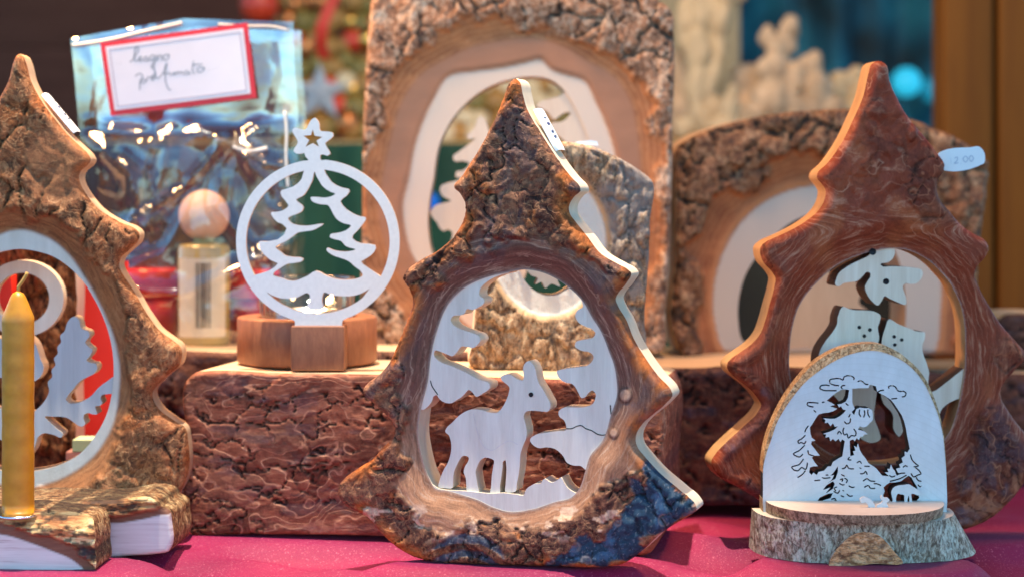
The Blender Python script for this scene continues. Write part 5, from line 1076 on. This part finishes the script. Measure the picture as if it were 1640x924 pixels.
# posts
for px0, px1, lab in ((1512, 1592, 'varnished upright wood post right of the teal cloth'), (1600, 1700, 'varnished upright wood post at the right edge of the picture')):
    Yp = 1.72; a0 = xz(px0, 0, Yp)[0]; a1 = xz(px1, 0, Yp)[0]
    o = box('stall_post', (a0, Yp, -.02), (a1, Yp + .05, 1.0), M['post'], None, bev=.003); tag(o, lab, 'post')
o = box('stall_post', (xz(1588, 0, 1.76)[0], 1.775, -.02), (xz(1606, 0, 1.76)[0], 1.80, 1.0), plain('dark_gap_board', (.03, .014, .006), .7), None); o.name = 'filler_board'; tag(o, 'dark narrow board in the gap between the two varnished posts', 'board')
# teal glass lamp globe glowing in the dark
def emis(name, col, k):
    t = NT(name); t.p.inputs['Emission Color'].default_value = col; t.p.inputs['Emission Strength'].default_value = k; return t.fin(col, .4)
def ball(name, label, px, py, Y, r, mat, cat='bauble', group=None, zst=None):
    p = at(px, py, Y); prof = [(r * math.sin(math.pi * i / 16), -r * math.cos(math.pi * i / 16)) for i in range(17)]
    o = lathe(name, prof, mat, None, loc=p, n=28); return tag(o, label, cat, group)
E_ = emis('cyan_light_glass', (.02, .36, .52, 1), .42)
ball('cyan_light', 'round glowing cyan light against the teal cloth', 1452, 132, 2.36, .018, E_, 'light')
ball('cyan_light', 'dimmer cyan light right beside the post', 1496, 145, 2.38, .016, emis('dim_cyan_glass', (.01, .20, .30, 1), .28), 'light')
ball('blue_light', 'small blue light seen through the tall panel opening', 687, 325, 1.84, .010, emis('blue_glass', (.0, .09, .4, 1), .3), 'light')
# ornaments on the shelf, upper left of the tall panel and seen through its opening
M['gold'] = plain('gold_bauble', (.80, .48, .12), .28, metal=1.0, var=.1); M['goldp'] = plain('ochre_ornament', (.38, .20, .05), .5, var=.2)
M['copper'] = plain('copper_bauble', (.55, .22, .08), .35, metal=.8); M['redb'] = plain('red_bauble', (.62, .05, .02), .3); M['greyb'] = plain('grey_blue_star', (.30, .36, .40), .5)
M['creamc'] = plain('cream_ornament', (.68, .56, .34), .6); M['olive'] = plain('olive_ornament', (.22, .17, .04), .5)
rn = random.Random(12)
def bauble(px, py, Y, r, mat, label):
    p = at(px, py, Y); t = thing('shelf_bauble', label, 'bauble', loc=p, group='baubles piled on the back shelf')
    lathe('glass_ball', [(r * math.sin(math.pi * i / 14), -r * math.cos(math.pi * i / 14)) for i in range(15)], mat, t, n=24)
    lathe('cap', [(0, r * .97), (r * .2, r * .97), (r * .2, r * 1.15), (0, r * 1.15)], M['gold'], t, n=12)
names = {'gold': 'gold', 'goldp': 'ochre', 'copper': 'copper', 'redb': 'red', 'creamc': 'cream', 'olive': 'olive'}
spots = []
for row, (py, Y) in enumerate(((205, 2.0), (172, 2.06), (140, 2.12), (105, 2.16), (70, 2.2), (34, 2.24), (0, 2.26))):
    for k in range(9):
        px = 455 + k * 19 + rn.uniform(-7, 7) + (row % 2) * 9
        if px > 605: continue
        spots.append((px, py + rn.uniform(-8, 8), Y, rn.uniform(.010, .0155)))
for row, (py, Y) in enumerate(((216, 2.0), (192, 2.05), (168, 2.1), (144, 2.14))):
    for k in range(11):
        spots.append((690 + k * 25 + rn.uniform(-7, 7) + (row % 2) * 9, py + rn.uniform(-6, 6), Y, rn.uniform(.011, .016)))
keys = list(names)
wts = [3, 6, 3, 1, 1, 6]; 
for i, (px, py, Y, r) in enumerate(spots):
    through = px > 640
    mk = rn.choices(keys, [1, 5, 0, 0, 7, 4] if through else wts)[0]
    bauble(px, py, Y, r, M[mk], f"{names[mk]} bauble in heap " + ('seen through the tall panel opening, ' if through else 'left of the tall panel, ') + ('top' if py < (165 if through else 60) else 'middle' if py < (192 if through else 140) else 'bottom') + ' row' + (' at its left' if px < (780 if through else 510) else ' at its right'))
# grey star and red ribbon among them
stp = []; c0 = at(512, 150, 1.93)
for i in range(10):
    a = math.pi / 2 + i * math.pi / 5; r = .030 if i % 2 == 0 else .013; stp.append((r * math.cos(a), r * math.sin(a)))
Vs = [(a, -.004 if 0 else 0, b) for a, b in stp] + [(0, -.006, 0), (0, .006, 0)]
Fs = [(i, (i + 1) % 10, 10) for i in range(10)] + [((i + 1) % 10, i, 11) for i in range(10)]
so = mesh('grey_star', Vs, Fs, M['greyb'], None, smooth=False, loc=c0); tag(so, 'blue-grey star ornament in front of the blurred gold baubles', 'star')
rib = [at(540, -15, 1.95), at(528, 12, 1.95), at(516, 40, 1.94), at(513, 70, 1.95), at(520, 95, 1.96)]
Vr = []; 
for p in rib: Vr += [(p[0] - .006, p[1], p[2]), (p[0] + .006, p[1] + .003, p[2])]
tag(mesh('red_ribbon', Vr, [(2 * i, 2 * i + 1, 2 * i + 3, 2 * i + 2) for i in range(4)], plain('red_ribbon_satin', (.50, .03, .015), .6)), 'red ribbon hanging above the blurred gold baubles', 'ribbon')
ball('red_lantern', 'orange-red blurred ball at the top edge above the star', 415, 8, 2.2, .022, M['redb'], 'bauble')
# nativity figurines
M['stone'] = plain('cream_carved_figure', (.56, .43, .25), .65, var=.12, vs=30)
M['stone2'] = plain('pinkish_carved_figure', (.56, .41, .26), .75, var=.35, vs=40)
import bmesh
def figure(name, label, cx_, Y, blobs, mat, seed):
    """lumps of a carved figure fused into one skin; blobs: px, py, radius px, depth stretch"""
    bm = bmesh.new(); base = at(cx_, 220, Y); base = (base[0], Y, zs)
    for (px, py, rx, ry) in blobs:
        p = at(px, py, Y); k = Y / F
        r = bmesh.ops.create_icosphere(bm, subdivisions=3, radius=1.0)
        for v in r['verts']:
            v.co = Vector((p[0] - base[0] + v.co.x * rx * k, v.co.y * min(rx, ry) * k * .9, p[2] - base[2] + v.co.z * ry * k))
    me = bpy.data.meshes.new(name); bm.to_mesh(me); bm.free()
    o = bpy.data.objects.new(name, me); COL.objects.link(o); md = o.modifiers.new('r', 'REMESH'); md.mode = 'VOXEL'; md.voxel_size = .0022
    dg = bpy.context.evaluated_depsgraph_get(); m2 = bpy.data.meshes.new_from_object(o.evaluated_get(dg)); o.modifiers.clear(); o.data = m2; m2.name = name
    n = len(m2.vertices); co = np.zeros(n * 3); m2.vertices.foreach_get('co', co); co = co.reshape(-1, 3); no = np.zeros(n * 3); m2.vertices.foreach_get('normal', no); no = no.reshape(-1, 3)
    d = .006 * (fbm(co[:, 0] * 90 + seed, co[:, 2] * 60 + co[:, 1] * 40, 3, seed) - .5) + .004 * np.sin(co[:, 0] * 260 + 6 * fbm(co[:, 2] * 20, co[:, 0] * 20, 2, seed)) * .5
    co += no * d[:, None]; co[:, 2] = np.maximum(co[:, 2], 0); m2.vertices.foreach_set('co', co.ravel()); m2.materials.clear(); m2.materials.append(mat)
    m2.polygons.foreach_set('use_smooth', np.ones(len(m2.polygons), bool)); m2.update(); o.location = base
    return tag(o, label, 'figurine', 'carved figurines on the back shelf')
figure('carved_figurine', 'tall cream robed figurine leaning forward, leftmost of the carved figures', 1130, 1.98, [(1128,190,34,40),(1120,140,26,50),(1118,80,24,55),(1125,20,26,40),(1150,30,24,30),(1100,40,16,50),(1146,70,12,40),(1140,110,14,26),(1165,-10,30,22),(1108,205,30,20)], M['stone'], 1)
figure('carved_figurine', 'pinkish crouching figurine with raised round head, middle of the carved figures', 1245, 1.97, [(1262,45,17,20),(1250,75,24,22),(1240,110,30,28),(1270,125,26,26),(1300,105,20,22),(1310,140,26,30),(1240,160,36,40),(1280,180,40,26),(1225,60,14,20),(1200,190,30,24),(1330,175,26,20)], M['stone2'], 2)
figure('carved_figurine', 'small low cream animal figurine just left of the owl tree tip', 1350, 1.99, [(1350,130,22,16),(1372,118,16,12),(1340,150,26,18),(1385,150,22,22),(1360,190,40,30)], M['stone'], 3)
figure('carved_figurine', 'low draped cream figurine in front between the taller two', 1170, 1.93, [(1170,175,18,26),(1160,205,30,20),(1190,210,34,18),(1178,145,11,12)], M['stone'], 4)
figure('carved_figurine', 'wide low cream rock group filling the shelf between the carved figures', 1220, 2.03, [(1100,190,40,50),(1085,140,30,60),(1150,200,44,40),(1205,190,40,50),(1195,140,26,40),(1260,200,50,44),(1320,200,44,40),(1360,205,40,30),(1230,130,24,30),(1340,160,20,20)], M['stone2'], 9)
drape('cream_cloth', 'pale cream cloth behind the leftmost figurine', xz(1050, 0, 2.2)[0], xz(1185, 0, 2.2)[0], .2, .62, 2.2, plain('cream_cloth', (.36, .29, .17), .8), .01, 20)
